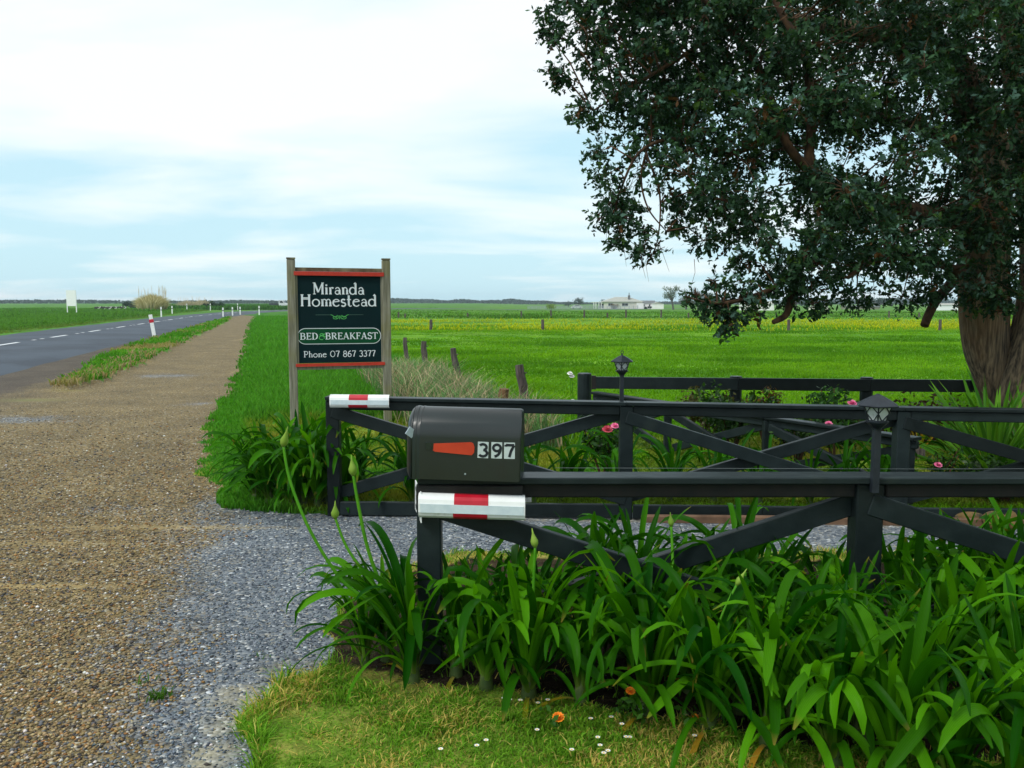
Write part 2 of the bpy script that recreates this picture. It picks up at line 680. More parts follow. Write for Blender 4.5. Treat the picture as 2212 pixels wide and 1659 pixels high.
M['white'] = mat('white_plastic', (.72, .74, .73), (.80, .82, .81), scale=10, rough=.4, c3=(.35, .38, .28), scale3=14, lo3=.62, hi3=.8)
M['strip'] = mat('reflective_strip', (.50, .60, .64), (.58, .67, .70), scale=35, rough=.35)
M['red'] = mat('red_reflective_band', (.42, .008, .02), (.5, .012, .03), scale=20, rough=.35)
M['red_dull'] = mat('red_paint', (.52, .035, .015), (.42, .025, .012), scale=14, rough=.55, bump=.1)
M['sign_wood'] = mat('weathered_grey_timber', (.14, .135, .095), (.27, .26, .20), scale=6, rough=.85, bump=.5, stretch=(6, 6, .5),
                     c3=(.19, .18, .07), scale3=2.5, lo3=.5, hi3=.7)
M['sign_plank'] = mat('mossy_brown_timber', (.07, .05, .03), (.15, .12, .07), scale=8, rough=.9, bump=.5, c3=(.22, .22, .13), scale3=4)
M['sign_face'] = mat('dark_green_sign_paint', (.004, .017, .020), (.0045, .020, .023), scale=3, rough=.6, spec=.06)
M['sign_green'] = mat('mid_green_sign_paint', (.006, .06, .024), (.007, .068, .026), scale=3, rough=.6, spec=.06)
M['sign_white'] = mat('white_lettering', (.68, .74, .78), (.75, .8, .84), rough=.5)
M['sign_orn'] = mat('bright_green_print', (.08, .45, .10), (.1, .5, .12), rough=.5)
M['sign_line'] = mat('dull_green_print', (.06, .13, .10), rough=.5)
M['lamp_metal'] = mat('dark_lamp_metal', (.012, .016, .022), (.018, .024, .032), scale=30, rough=.42, spec=.3)
M['old_wood'] = mat('old_grey_post_wood', (.05, .04, .036), (.13, .105, .095), scale=9, rough=.95, bump=.8, stretch=(4, 4, .6))
M['rust_wood'] = mat('rusty_brown_stump_wood', (.07, .032, .014), (.22, .13, .06), scale=10, rough=.95, bump=.8, stretch=(5, 5, .4))
M['asphalt'] = mat('asphalt', (.040, .055, .076), (.062, .080, .104), scale=60, rough=.8, bump=.5, c3=(.034, .045, .062), scale3=.35, lo3=.45, hi3=.6)
M['road_paint'] = mat('white_road_paint', (.62, .66, .68), (.78, .8, .82), scale=20, rough=.6)
M['blank_white'] = mat('white_board_paint', (.82, .83, .84), (.88, .88, .89), rough=.4)
M['house_wall'] = mat('cream_weatherboard', (.80, .76, .64), (.86, .82, .70), scale=1, rough=.7)
M['house_white'] = mat('white_weatherboard', (.80, .79, .76), (.85, .84, .82), scale=1, rough=.7)
M['roof'] = mat('grey_tile_roof', (.30, .31, .27), (.40, .40, .35), scale=3, rough=.8)
M['roof_dark'] = mat('dark_roof', (.10, .11, .12), (.16, .16, .16), scale=3, rough=.8)
M['window'] = mat('dark_window_glass', (.02, .025, .03), (.04, .045, .05), rough=.15, spec=.6)
M['grey_timber'] = mat('pale_grey_rail_timber', (.26, .30, .33), (.36, .40, .42), scale=5, rough=.8)
M['tyre'] = mat('black_tyre', (.015, .015, .016), rough=.8)
M['car_white'] = mat('white_car_paint', (.62, .64, .66), (.66, .68, .70), rough=.3)
M['tray'] = mat('dark_tray_metal', (.03, .032, .04), rough=.5)
M['chrome'] = mat('lamp_glass', (.5, .5, .48), rough=.2)
M['cow'] = mat('black_white_hide', (.02, .018, .016), (.75, .73, .68), scale=1.3, rough=.8, lo=.53, hi=.55, detail=1, objrand=.1)
M['bark'] = mat('fibrous_bark', (.035, .026, .018), (.23, .165, .10), scale=7.5, rough=.95, bump=1., stretch=(5, 5, .30), detail=7, lo=.36, hi=.68,
                c3=(.15, .078, .034), scale3=1.4, lo3=.5, hi3=.7, dist=.03)
M['limb_bark'] = mat('limb_bark', (.022, .012, .006), (.085, .045, .02), scale=9, rough=.95, bump=.8, stretch=(2, 2, 1), detail=7)
M['twig'] = mat('brown_twig', (.05, .024, .012), (.12, .06, .028), scale=9, rough=.9)
M['far_bark'] = mat('far_trunk', (.07, .065, .055), (.12, .11, .09), rough=.9)
M['brown_stone'] = mat('ochre_river_stone', (.10, .062, .018), (.20, .13, .045), scale=9, rough=.9, bump=.5, c3=(.05, .045, .03), scale3=20, lo3=.5, hi3=.65)
M['kerb'] = mat('brown_timber_edging', (.09, .05, .028), (.17, .10, .06), scale=7, rough=.95, bump=.5)
M['wire'] = mat('galvanised_wire', (.22, .24, .24), rough=.4, metal=.6)
M['petal_white'] = mat('white_petals', (.75, .75, .72), (.85, .85, .82), rough=.6)
M['petal_pink'] = mat('pink_petals', (.75, .12, .30), (.85, .28, .45), scale=40, rough=.6)
M['petal_red'] = mat('crimson_petals', (.45, .02, .06), (.6, .1, .14), scale=40, rough=.6)
M['petal_orange'] = mat('orange_petals', (.85, .20, .01), (.9, .3, .02), scale=60, rough=.6)
M['flower_eye'] = mat('yellow_flower_centre', (.7, .42, .02), (.75, .5, .04), rough=.7)
M['gravel'] = gravel_mat('loose_gravel')
M['stone'] = leaf_mat('gravel_stone', trans=0., rough=.7, spec=.25)
M['turf'] = turf_mat('turf')
M['turf_far'] = turf_mat('pasture', vary=.22, s1=.12, s2=.8, s3=7., bump=.3)
M['soil'] = turf_mat('garden_soil', vary=.5, s1=3, s2=20, s3=90, bump=.9)
M['blade'] = leaf_mat('grass_blade', trans=.42, rough=.6, spec=.05)
M['dry'] = leaf_mat('dry_grass', trans=.25, rough=.8, spec=.1, tcol=(1.1, 1.05, .9))
M['foliage'] = leaf_mat('tree_leaf', trans=.28, rough=.45, spec=.10)
M['far_leaf'] = leaf_mat('far_leaf', trans=.25, rough=.8, spec=.05)
M['shrub'] = leaf_mat('shrub_leaf', trans=.3, rough=.4, spec=.15)
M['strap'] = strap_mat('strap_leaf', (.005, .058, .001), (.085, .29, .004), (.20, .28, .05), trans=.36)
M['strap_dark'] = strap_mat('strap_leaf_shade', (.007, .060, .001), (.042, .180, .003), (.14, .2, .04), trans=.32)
M['strap_yellow'] = strap_mat('strap_leaf_ageing', (.22, .24, .012), (.40, .20, .02), (.3, .3, .08), trans=.3)
M['sword'] = strap_mat('sword_leaf', (.03, .12, .010), (.10, .25, .018), (.2, .25, .08), trans=.3)
M['stem'] = mat('green_stem', (.045, .19, .008), (.075, .25, .012), scale=12, rough=.5, spec=.08)
M['bud'] = mat('pale_green_bud', (.15, .27, .03), (.21, .32, .05), scale=30, rough=.5, spec=.1)

# ------------------------------------------------------------------ ground zones
Z_FIELD, Z_PATH, Z_DRIVE, Z_VERGE, Z_LAWN, Z_GARDEN, Z_BED, Z_STRIP = range(8)
path_px = [(-6000, 2300), (0, 802), (480, 684), (520, 681), (548, 683), (538, 700), (530, 735), (515, 800), (480, 870),
           (455, 915), (440, 960), (425, 1000), (445, 1050), (480, 1085), (520, 1097), (640, 1108), (900, 1112), (1400, 1108),
           (1900, 1110), (2212, 1116), (4200, 1122), (4200, 1222), (2212, 1196), (1700, 1188), (1000, 1195), (860, 1218), (760, 1300),
           (705, 1405), (690, 1440), (610, 1500), (545, 1560), (528, 1659), (540, 1900), (700, 3000), (-6000, 3000)]
drive_px = [(470, 1078), (400, 1250), (300, 1420), (330, 1659), (400, 1900), (560, 3000), (4200, 3000), (4200, 1000), (520, 1050)]
strip_px = [(118, 838), (205, 782), (245, 762), (320, 737), (420, 706), (470, 692), (500, 683), (496, 692), (455, 713), (405, 737), (365, 757),
            (315, 780), (235, 818), (150, 842)]
lawn_px = [(690, 1440), (610, 1500), (545, 1560), (528, 1659), (540, 1900), (700, 3000), (4200, 3000), (4200, 1700), (2300, 1660), (1900, 1630),
           (1650, 1585), (1400, 1535), (1180, 1500), (860, 1450)]
bed_px = [(690, 1440), (860, 1462), (1180, 1505), (1400, 1540), (1650, 1590), (1900, 1635), (2300, 1665), (4200, 1705), (4200, 1240), (2212, 1215), (1700, 1206),
          (1000, 1212), (860, 1235), (765, 1310), (705, 1410)]
POLY = {Z_PATH: gpoly(path_px), Z_STRIP: gpoly(strip_px), Z_LAWN: gpoly(lawn_px), Z_BED: gpoly(bed_px)}
DRIVE = gpoly(drive_px)
CORNER = (.86, 10.4)                       # garden corner post
def oldline(Y):                            # x of the old paddock fence line
    return .11 - .27 * (Y - 11.5)
GARDEN = np.array([[-.25, 6.72], [1.0, 6.72], [2.0, 6.72], [12, 6.5], [12, 10.2], [CORNER[0], CORNER[1]], [1.5, 9.0], [.3, 7.5]])


def path_right(Y):                         # right margin of the gravel path
    ys = np.array([6.2, 6.8, 7.6, 8.5, 9.6, 11.6, 14.0, 20.5, 36.5, 62., 98.])
    xs = np.array([-1.95, -2.25, -2.65, -3.05, -3.3, -4.0, -4.65, -6.4, -11.1, -18.6, -28.7])
    return np.interp(Y, ys, xs)


def zone_of(X, Y):
    z = np.zeros(X.shape, int)
    jx = X + (fbm(X * 3.1, Y * 3.1, 3) - .5) * .22 * np.clip(Y / 4, .4, 3)
    jy = Y + (fbm(X * 3.1 + 50, Y * 3.1, 3) - .5) * .16
    verge = (Y > 6.3) & (Y < 130) & (X > -60) & (jx < oldline(Y)) & (jx > -6.4 - .257 * Y)
    z[verge] = Z_VERGE
    z[inside(GARDEN, jx, jy)] = Z_GARDEN
    p = inside(POLY[Z_PATH], jx, jy)
    z[p] = np.where(inside(DRIVE, jx, jy)[p], Z_DRIVE, Z_PATH)
    z[inside(POLY[Z_STRIP], jx, jy)] = Z_STRIP
    z[inside(POLY[Z_LAWN], jx, jy)] = Z_LAWN
    z[inside(POLY[Z_BED], jx, jy) & ~p] = Z_BED
    z[(z == Z_FIELD) & (Y < 6.0) & (X > -1.5)] = Z_LAWN
    return z


def grass_col(zone, X, Y):
    """root colour of the grass, linear"""
    n = fbm(X * .9, Y * .9, 4)
    n2 = fbm(X * .22 + 9, Y * .22, 3)
    n = n * .5 + .5 * fbm(X * 5, Y * 5, 3) * np.where(zone == Z_LAWN, 1, 0) + np.where(zone == Z_LAWN, 0, .5 * n)
    c = np.zeros(X.shape + (3,))
    base = {Z_FIELD: ((.060, .195, .006), (.125, .270, .010)), Z_VERGE: ((.030, .135, .010), (.065, .190, .015)),
            Z_LAWN: ((.11, .185, .02), (.34, .27, .075)), Z_GARDEN: ((.12, .20, .016), (.26, .25, .035)),
            Z_STRIP: ((.055, .20, .010), (.10, .26, .02)), Z_BED: ((.022, .016, .010), (.040, .028, .016)),
            Z_PATH: ((.15, .12, .07), (.2, .16, .1)), Z_DRIVE: ((.14, .16, .18), (.2, .2, .2))}
    for k, (a, b) in base.items():
        mk = zone == k
        if not mk.any():
            continue
        w = sstep(.38, .66, n[mk])[:, None]
        c[mk] = np.array(a) * (1 - w) + np.array(b) * w
    f = zone == Z_FIELD
    # coarse darker sward left of the road and beyond the buttercups
    w = (f & (X < -12)).astype(float)[..., None] * .75
    c = c * (1 - w) + np.array((.06, .17, .02)) * w
    band = (f & (X > -14)) * sstep(47, 52, Y + (n2 - .5) * 10) * (1 - sstep(74, 82, Y))
    bw = (band * sstep(.40, .64, fbm(X * .07 + 3, Y * .30, 4)))[..., None] * .6
    c = c * (1 - bw) + np.array((.34, .36, .006)) * bw
    far = (f & (X > -20)) * sstep(82, 90, Y)
    c = c * (1 - far[..., None] * .55) + np.array((.07, .17, .016)) * far[..., None] * .55
    # mown-out straw patches on the verge corner
    v = ((zone == Z_VERGE) * sstep(11.6, 10.2, Y) * sstep(.32, .6, n))[..., None] * .8
    c = c * (1 - v) + np.array((.21, .21, .022)) * v
    s = ((zone == Z_STRIP) * sstep(.56, .68, fbm(X * .5, Y * .35 + 4, 3)))[..., None] * .8
    c = c * (1 - s) + np.array((.30, .22, .11)) * s
    # trodden straw margins
    return c


def blobs(X, Y, lst):
    w = np.zeros(X.shape)
    for (x, y, rx, ry, a) in lst:           # survey positions on the ground; radii in metres
        g = G(x, y)
        w = np.maximum(w, a * np.exp(-(((X - g.x) / rx) ** 2 + ((Y - g.y) / ry) ** 2)))
    return w


DUST = [(60, 1262, .75, .07, .75), (230, 1285, .5, .06, .5), (330, 1135, 1.3, .10, .62), (120, 1170, 1.0, .10, .5), (100, 1210, .9, .08, .45),
        (520, 1500, .20, .16, .62), (490, 1560, .15, .18, .58), (455, 1630, .13, .16, .72), (440, 1700, .15, .18, .75), (610, 1440, .3, .16, .35),
        (560, 1180, .5, .12, .25), (850, 1205, .5, .12, .4), (700, 1100, .6, .08, .35), (1750, 1120, 3.5, .10, .55), (2100, 1125, 2, .2, .5),
        (1100, 1118, 1.2, .07, .3), (505, 1050, .18, .25, .5), (470, 980, .2, .4, .4), (520, 800, .25, 1.6, .5), (540, 730, .3, 5, .5),
        (200, 815, .55, 1.0, .85), (270, 785, .6, 1.8, .7), (370, 742, .8, 2.6, .5), (420, 690, 1.2, 4, .35)]
DARK = [(60, 830, 1.4, 1.8, 1.0), (150, 785, 1.0, 2.6, 1.), (-100, 870, 2.2, 1.6, 1.), (10, 850, 1.2, 1.2, .9), (230, 757, .8, 3, .9), (330, 725, .8, 5, .7), (240, 815, .25, 1.2, .5), (300, 790, .25, 1.6, .5),
        (330, 765, .3, 2.2, .4), (300, 745, .8, 3, .5), (-600, 1050, 3, 1.5, .5)]
GREENISH = [(60, 862, .9, .35, .8), (150, 842, .7, .4, .5), (330, 748, .8, 1.4, .6)]

# polar grid, fine where the place is seen close, coarse far away and behind
rr = [0.45]
while rr[-1] < 5200:
    r_ = rr[-1]
    rr.append(r_ * (1.030 if r_ < 2 else 1.0095 if r_ < 14 else 1.020 if r_ < 130 else 1.06))
rr = np.array(rr)
th = np.concatenate([np.arange(-180, -42, 4.), np.arange(-42, 40, .24), np.arange(40, 180, 4.)])
th = np.radians(th)
nr, nth = len(rr), len(th)
RR, TH = np.meshgrid(rr, th, indexing='ij')
GX, GY = RR * np.sin(TH), RR * np.cos(TH)
relief = (fbm(GX * 1.3, GY * 1.3, 4) - .5) * .05 + (fbm(GX * .12, GY * .12, 3) - .5) * .10 * sstep(8, 30, RR)
zn = zone_of(GX, GY)
hard = (zn == Z_PATH) | (zn == Z_DRIVE)
relief = np.where(hard, relief * .45 - .012, relief)
relief = np.where(zn == Z_STRIP, relief + .07, relief)
rx_c = -6.4 - .257 * GY - 3.6            # centre of the road carriageway
near_road = np.exp(-((GX - rx_c) / 4.2) ** 4) * (GY > -40)
relief = relief * (1 - near_road) - .05 * near_road
GZ = ground_z(GX, GY) + relief
Vg = np.stack([GX, GY, GZ], -1).reshape(-1, 3)
cg = grass_col(zn, GX, GY)
gw = blobs(GX, GY, GREENISH)[..., None]
mixw = np.zeros(GX.shape + (3,))
# distance (signed) to the blue-metal border, softened
dx = np.where(inside(DRIVE, GX, GY), 1., 0.)
k = 9
acc = np.zeros_like(dx)
for ox in np.linspace(-.45, .45, 5):
    for oy in np.linspace(-.35, .35, 3):
        acc += inside(DRIVE, GX + ox, GY + oy)
mixw[..., 0] = acc / 15
mixw[..., 0] = np.maximum(mixw[..., 0], blobs(GX, GY, [(360, 810, .8, .8, .55), (250, 1090, .5, .3, .4), (30, 905, 1.2, .5, .6), (420, 870, .4, .6, .4)]))
mixw[..., 1] = blobs(GX, GY, DUST)
dsh = GX - (-6.4 - .257 * GY)
mixw[..., 2] = np.maximum(blobs(GX, GY, DARK) * .6, sstep(2.3, 1.2, dsh + (fbm(GX * 1.2, GY * .6, 3) - .5) * 1.6) * sstep(75, 50, GY))
dustc = np.zeros(GX.shape + (3,)) + np.array((.36, .27, .115))
pale = blobs(GX, GY, [(490, 1560, .6, .6, 1), (450, 1650, .6, .7, 1), (1750, 1120, 4, .5, .6), (850, 1205, .6, .3, .6)])[..., None]
dustc = dustc * (1 - pale) + np.array((.33, .30, .20)) * pale
dustc = dustc * (1 - gw) + np.array((.10, .15, .03)) * gw
mixw[..., 1] = np.maximum(mixw[..., 1], gw[..., 0])
I = np.arange(nr * nth).reshape(nr, nth)
quad = np.stack([I[:-1, :-1], I[1:, :-1], I[1:, 1:], I[:-1, 1:]], -1)
wrap = np.stack([I[:-1, -1], I[1:, -1], I[1:, 0], I[:-1, 0]], -1)
quads = np.concatenate([quad.reshape(-1, 4), wrap])
fz = zn.reshape(-1)[quads[:, 0]]
fy = GY.reshape(-1)[quads[:, 0]]
attrs = {"col": cg.reshape(-1, 3), "mixw": mixw.reshape(-1, 3), "dust": dustc.reshape(-1, 3)}


def zone_obj(name, sel, m):
    q = quads[sel]
    u, inv = np.unique(q, return_inverse=True)
    return npmesh(name, Vg[u], [inv.reshape(-1, 4)], m, smooth=True, attrs={k: a[u] for k, a in attrs.items()}, kind='structure')


zone_obj('ground', (fz == Z_FIELD), M['turf_far'])
zone_obj('gravel_path', fz == Z_PATH, M['gravel'])
zone_obj('driveway', fz == Z_DRIVE, M['gravel'])
zone_obj('grass_verge', fz == Z_VERGE, M['turf'])
zone_obj('road_verge', fz == Z_STRIP, M['turf'])
zone_obj('lawn', fz == Z_LAWN, M['turf'])
zone_obj('garden_lawn', fz == Z_GARDEN, M['turf'])
zone_obj('garden_bed', fz == Z_BED, M['soil'])

# ------------------------------------------------------------------ road
ROAD_W = 7.1
road_pts = [(x, y) for x, y in ((-6.4 + .257 * 60, -60), (-6.4 - .257 * 0, 0), (-6.4 - .257 * 20, 20), (-17, 41.5), (-22.2, 62), (-29.6, 92), (-33.2, 110), (-37.4, 135), (-38.5, 160),
                                (-35, 185), (-24, 215), (-4, 250), (30, 300), (90, 380))]          # right edge
rp = np.array(road_pts, float)
tt = np.concatenate([[0], np.cumsum(np.hypot(*np.diff(rp, axis=0).T))])
ts = np.arange(0, tt[-1], 2.0)
ex, ey = np.interp(ts, tt, rp[:, 0]), np.interp(ts, tt, rp[:, 1])
for _ in range(8):
    ex[1:-1] = (ex[:-2] + ex[1:-1] * 2 + ex[2:]) / 4
    ey[1:-1] = (ey[:-2] + ey[1:-1] * 2 + ey[2:]) / 4
tx, ty = np.gradient(ex), np.gradient(ey)
ln_ = np.hypot(tx, ty)
nxx, nyy = -ty / ln_, tx / ln_
cols_ = np.linspace(-.35, ROAD_W + .35, 11)
rows = []
for i, c in enumerate(cols_):
    h = .035 + .05 * (1 - ((c - ROAD_W / 2) / (ROAD_W / 2)) ** 2)
    if c < 0 or c > ROAD_W: h = -.09
    wob = (vnoise(ts * .9 + c, ts * 0 + i) - .5) * (.25 if i in (1, 9) else 0)
    X, Y = ex + nxx * (c + wob), ey + nyy * (c + wob)
    rows.append(np.stack([X, Y, ground_z(X, Y) + h], -1))
rows = np.array(rows)
ni, nj = rows.shape[:2]
I2 = np.arange(ni * nj).reshape(ni, nj)
q2 = np.stack([I2[:-1, :-1], I2[:-1, 1:], I2[1:, 1:], I2[1:, :-1]], -1).reshape(-1, 4)
tag(npmesh('road', rows.reshape(-1, 3), [q2], M['asphalt'], smooth=True), kind='structure')


def road_at(s, c, h=.0):
    X = np.interp(s, ts, ex + nxx * c); Y = np.interp(s, ts, ey + nyy * c)
    hh = .035 + .05 * (1 - ((c - ROAD_W / 2) / (ROAD_W / 2)) ** 2) + h
    return Vector((X, Y, gz(X, Y) + hh))


dash_l = MB()
s0 = 61.0 + 3.4
for k in range(-3, 22):
    for (a, b, w) in ((0, 2.7, .085), (4.6, 5.0, .07), (5.8, 6.2, .07)):
        a0, b0 = s0 + k * 7.45 + a, s0 + k * 7.45 + b
        q = [road_at(a0, ROAD_W / 2 - w, .006), road_at(a0, ROAD_W / 2 + w, .006), road_at(b0, ROAD_W / 2 + w, .006), road_at(b0, ROAD_W / 2 - w, .006)]
        dash_l.add(q, [(0, 1, 2, 3)])
dash = dash_l.build('road_marking', M['road_paint'])
tag(dash, kind='structure')


# ------------------------------------------------------------------ grass
def blades(name, X, Y, h, w, c_root, c_tip, m, lean=.35, z=None, kind='stuff', curve=.6, parent=None):
    n = len(X)
    a = rng.random(n) * 2 * np.pi
    la = rng.random(n) * 2 * np.pi
    ll = h * lean * (.3 + rng.random(n))
    Z = ground_z(X, Y) - .015 if z is None else z
    sx, sy = np.cos(a) * w / 2, np.sin(a) * w / 2
    lx, ly = np.cos(la) * ll, np.sin(la) * ll
    V = np.zeros((n, 5, 3))
    V[:, 0] = np.stack([X - sx, Y - sy, Z], -1)
    V[:, 1] = np.stack([X + sx, Y + sy, Z], -1)
    mx, my = X + lx * .35, Y + ly * .35
    V[:, 2] = np.stack([mx + sx * .8, my + sy * .8, Z + h * .6], -1)
    V[:, 3] = np.stack([mx - sx * .8, my - sy * .8, Z + h * .6], -1)
    V[:, 4] = np.stack([X + lx, Y + ly, Z + h * (1 - curve * lean * .5)], -1)
    b = np.arange(n) * 5
    q = np.stack([b, b + 1, b + 2, b + 3], -1)
    t = np.stack([b + 3, b + 2, b + 4], -1)
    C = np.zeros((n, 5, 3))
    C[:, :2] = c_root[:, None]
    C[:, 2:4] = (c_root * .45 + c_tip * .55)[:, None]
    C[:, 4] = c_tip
    return npmesh(name, V.reshape(-1, 3), [q, t], m, parent=parent, smooth=False, attrs={"col": C.reshape(-1, 3)}, kind=kind)


def scatter(n, x0, x1, y0, y1, pw=1.0):
    """random places, more per square metre close by"""
    y = y0 * (y1 / y0) ** (rng.random(n) ** pw)
    x = rng.random(n) * (x1 - x0) + x0
    return x, y


def fan(n, y0, y1, t0, t1, pw=1.0):
    y = y0 * (y1 / y0) ** (rng.random(n) ** pw)
    t = rng.random(n) * (t1 - t0) + t0
    return y * t, y


def cvar(c, amt):
    return np.clip(c * (1 + (rng.random((len(c), 1)) - .5) * 2 * amt) * (1 + (rng.random((len(c), 3)) - .5) * amt * .5), 0, 1)


# lawn by the camera
X, Y = fan(190000, 2.0, 5.6, -.36, .66)
zz = zone_of(X, Y)
k = (zz == Z_LAWN) | ((zz == Z_BED) & (rng.random(len(X)) < .04))
X, Y = X[k], Y[k]
c = grass_col(np.full(len(X), Z_LAWN), X, Y)
strawy = (.07 + .42 * sstep(.42, .66, fbm(X * 4.5 + 7, Y * 4.5, 4)))[:, None]
strawy = np.where(rng.random((len(X), 1)) < strawy, 1., 0.)
green = cvar(np.tile((.16, .34, .025), (len(X), 1)), .4)
straw = cvar(np.tile((.60, .48, .13), (len(X), 1)), .3)
ct = green * (1 - strawy) + straw * strawy
tuft = sstep(.5, .7, fbm(X * 4 + 2, Y * 4, 3))
edge = (~inside(POLY[Z_LAWN], X - .07, Y + .03)) & (X < .1) & (Y < 4)
edge = edge * (.3 + rng.random(len(X))) * (vnoise(X * 9, Y * 9) > .4)
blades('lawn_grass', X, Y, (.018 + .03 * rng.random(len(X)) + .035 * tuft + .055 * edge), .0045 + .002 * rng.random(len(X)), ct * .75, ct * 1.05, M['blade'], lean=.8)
# long grass along the gravel path and round the sign
X, Y = fan(260000, 6.4, 95., -.42, .30, 1.15)
k = (X > path_right(Y) - .12 * rng.random(len(X))) & (X < oldline(Y) + .5) & (zone_of(X, Y) == Z_VERGE)
X, Y = X[k], Y[k]
d_edge = X - path_right(Y)
mown = sstep(12.2, 11.2, Y) * sstep(.35, .6, d_edge)
n = fbm(X * .8, Y * .5, 3)
h = (.16 + .30 * n * rng.random(len(X))) * (.35 + .65 * sstep(0, .9, d_edge)) * (.7 + .5 * sstep(7, 20, Y))
h = h * (1 - mown) + (.03 + .04 * rng.random(len(X))) * mown
w = .006 + .0011 * np.clip(Y, 0, 40)
c = cvar(np.tile((.042, .165, .012), (len(X), 1)), .35)
tip = cvar(np.tile((.095, .30, .024), (len(X), 1)), .35)
y_ = (mown * sstep(.30, .6, fbm(X * 1.1, Y * 1.1, 4)))[:, None]
tip = tip * (1 - y_) + np.array((.30, .31, .035)) * y_
c = c * (1 - y_) + np.array((.16, .17, .02)) * y_
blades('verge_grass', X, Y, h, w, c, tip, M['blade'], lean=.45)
# paddock
X, Y = fan(300000, 6.6, 60., -.16, .88, 1.0)
zz = zone_of(X, Y)
k = (zz == Z_FIELD) & (X > oldline(Y) - .2)
X, Y = X[k], Y[k]
n = fbm(X * .5, Y * .5, 3)
nb = sstep(.3, .7, fbm(X * .07 + 3, Y * .33, 4)) * .6 + .4 * sstep(.35, .65, fbm(X * .5 + 8, Y * .5, 3))
h = (.05 + .05 * rng.random(len(X)) + .09 * sstep(.5, .75, n)) * np.clip(1.1 - Y / 120, .5, 1)
w = .006 + .0010 * Y
c = cvar(np.tile((.080, .225, .006), (len(X), 1)), .28) * (.68 + .6 * nb)[:, None] * (1 + np.array((.25, 0, 0)) * (nb - .4)[:, None])
tip = cvar(np.tile((.145, .33, .010), (len(X), 1)), .25) * (.66 + .62 * nb)[:, None] * (1 + np.array((.35, 0, 0)) * (nb - .4)[:, None])
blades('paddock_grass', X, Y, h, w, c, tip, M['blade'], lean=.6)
# rougher grass behind the buttercups, along the second paddock fence
X, Y = fan(34000, 84, 290., -.17, .85, 1.2)
h = (.10 + .35 * rng.random(len(X)) * sstep(.4, .7, fbm(X * .08, Y * .08, 3))) * (1 - .75 * sstep(110, 200, Y))
c = cvar(np.tile((.065, .165, .014), (len(X), 1)), .4) * (.7 + .6 * sstep(.3, .7, fbm(X * .03, Y * .12, 3)))[:, None]
blades('rough_grass', X, Y, h, .05 + .0009 * Y, c, c * 1.5, M['blade'], lean=.5)
# buttercups
X, Y = fan(46000, 47, 84., -.16, .85, .9)
band = sstep(47, 52, Y + (fbm(X * .22 + 9, Y * .22, 3) - .5) * 10) * (1 - sstep(73, 82, Y))
k = rng.random(len(X)) < band * (.07 + .48 * sstep(.44, .66, fbm(X * .07 + 3, Y * .30, 4))) + .01
X, Y = X[k], Y[k]
c = cvar(np.tile((.62, .55, .005), (len(X), 1)), .25)
g_ = np.tile((.08, .22, .012), (len(X), 1))
blades('buttercup_flowers', X, Y, .13 + .14 * rng.random(len(X)), .05 + .03 * rng.random(len(X)), g_, c, M['blade'], lean=.4)
# garden lawn behind the far fence
X, Y = fan(80000, 6.6, 11.5, .0, .9)
k = zone_of(X, Y) == Z_GARDEN
X, Y = X[k], Y[k]
c = grass_col(np.full(len(X), Z_GARDEN), X, Y)
blades('garden_grass', X, Y, .03 + .04 * rng.random(len(X)), .012 + 0 * X, cvar(c, .25) * .8, cvar(c, .3) * 1.1, M['blade'], lean=.7)
# grass strip between road and path
X, Y = fan(60000, 14, 100., -.62, -.28, 1.0)
zz = zone_of(X, Y)
k = zz == Z_STRIP
X, Y = X[k], Y[k]
c = grass_col(np.full(len(X), Z_STRIP), X, Y)
rim = ~inside(POLY[Z_STRIP], X + .3 + .7 * vnoise(X * 2, Y), Y - .2)
rim &= rng.random(len(X)) < np.where(Y < 27, .5, .10)
c[rim] = np.array((.30, .225, .13))
blades('strip_grass', X, Y, .06 + .12 * rng.random(len(X)) * fbm(X, Y, 2) * 2, .012 + .0012 * Y, cvar(c, .25) * .85, cvar(c, .3) * 1.2, M['blade'], lean=.7,
       z=np.full(len(X), .05))
# tall sward beyond the road
X, Y = fan(90000, 26, 210., -.64, -.235, 1.1)
k = X < (-6.4 - .257 * Y - ROAD_W * 1.04 - .5)
k &= ~((Y > 120) & (X > -70 + (Y - 120) * .0) & (X > np.interp(Y, ey, ex) - ROAD_W - 1.5))
X, Y = X[k], Y[k]
off = (-6.4 - .257 * Y - ROAD_W * 1.04 - .5) - X
n = fbm(X * .12, Y * .06, 3)
h = (.20 + .65 * rng.random(len(X)) * sstep(.3, .7, n)) * sstep(0, 3.5, off) + .04
h = np.where(off > 14, h * .55, h)
c = cvar(np.tile((.045, .13, .018), (len(X), 1)), .35)
tip = cvar(np.tile((.105, .25, .032), (len(X), 1)), .35)
e_ = (np.exp(-(off / 1.2) ** 2) * .8)[:, None]
tip = tip * (1 - e_) + np.array((.26, .25, .07)) * e_
blades('roadside_sward', X, Y, h, .03 + .0011 * Y, c, tip, M['blade'], lean=.5)
# bank beyond the bend, under the horizon
X, Y = fan(16000, 175, 330., -.42, -.19, 1.0)
k = (X < np.interp(Y, ey, ex) - ROAD_W - 3) | (X > np.interp(Y, ey, ex) + 3)
X, Y = X[k], Y[k]
c = cvar(np.tile((.035, .10, .016), (len(X), 1)), .35)
blades('bank_grass', X, Y, .5 + .7 * rng.random(len(X)), .25 + .1 * rng.random(len(X)), c, c * 1.7, M['blade'], lean=.5)
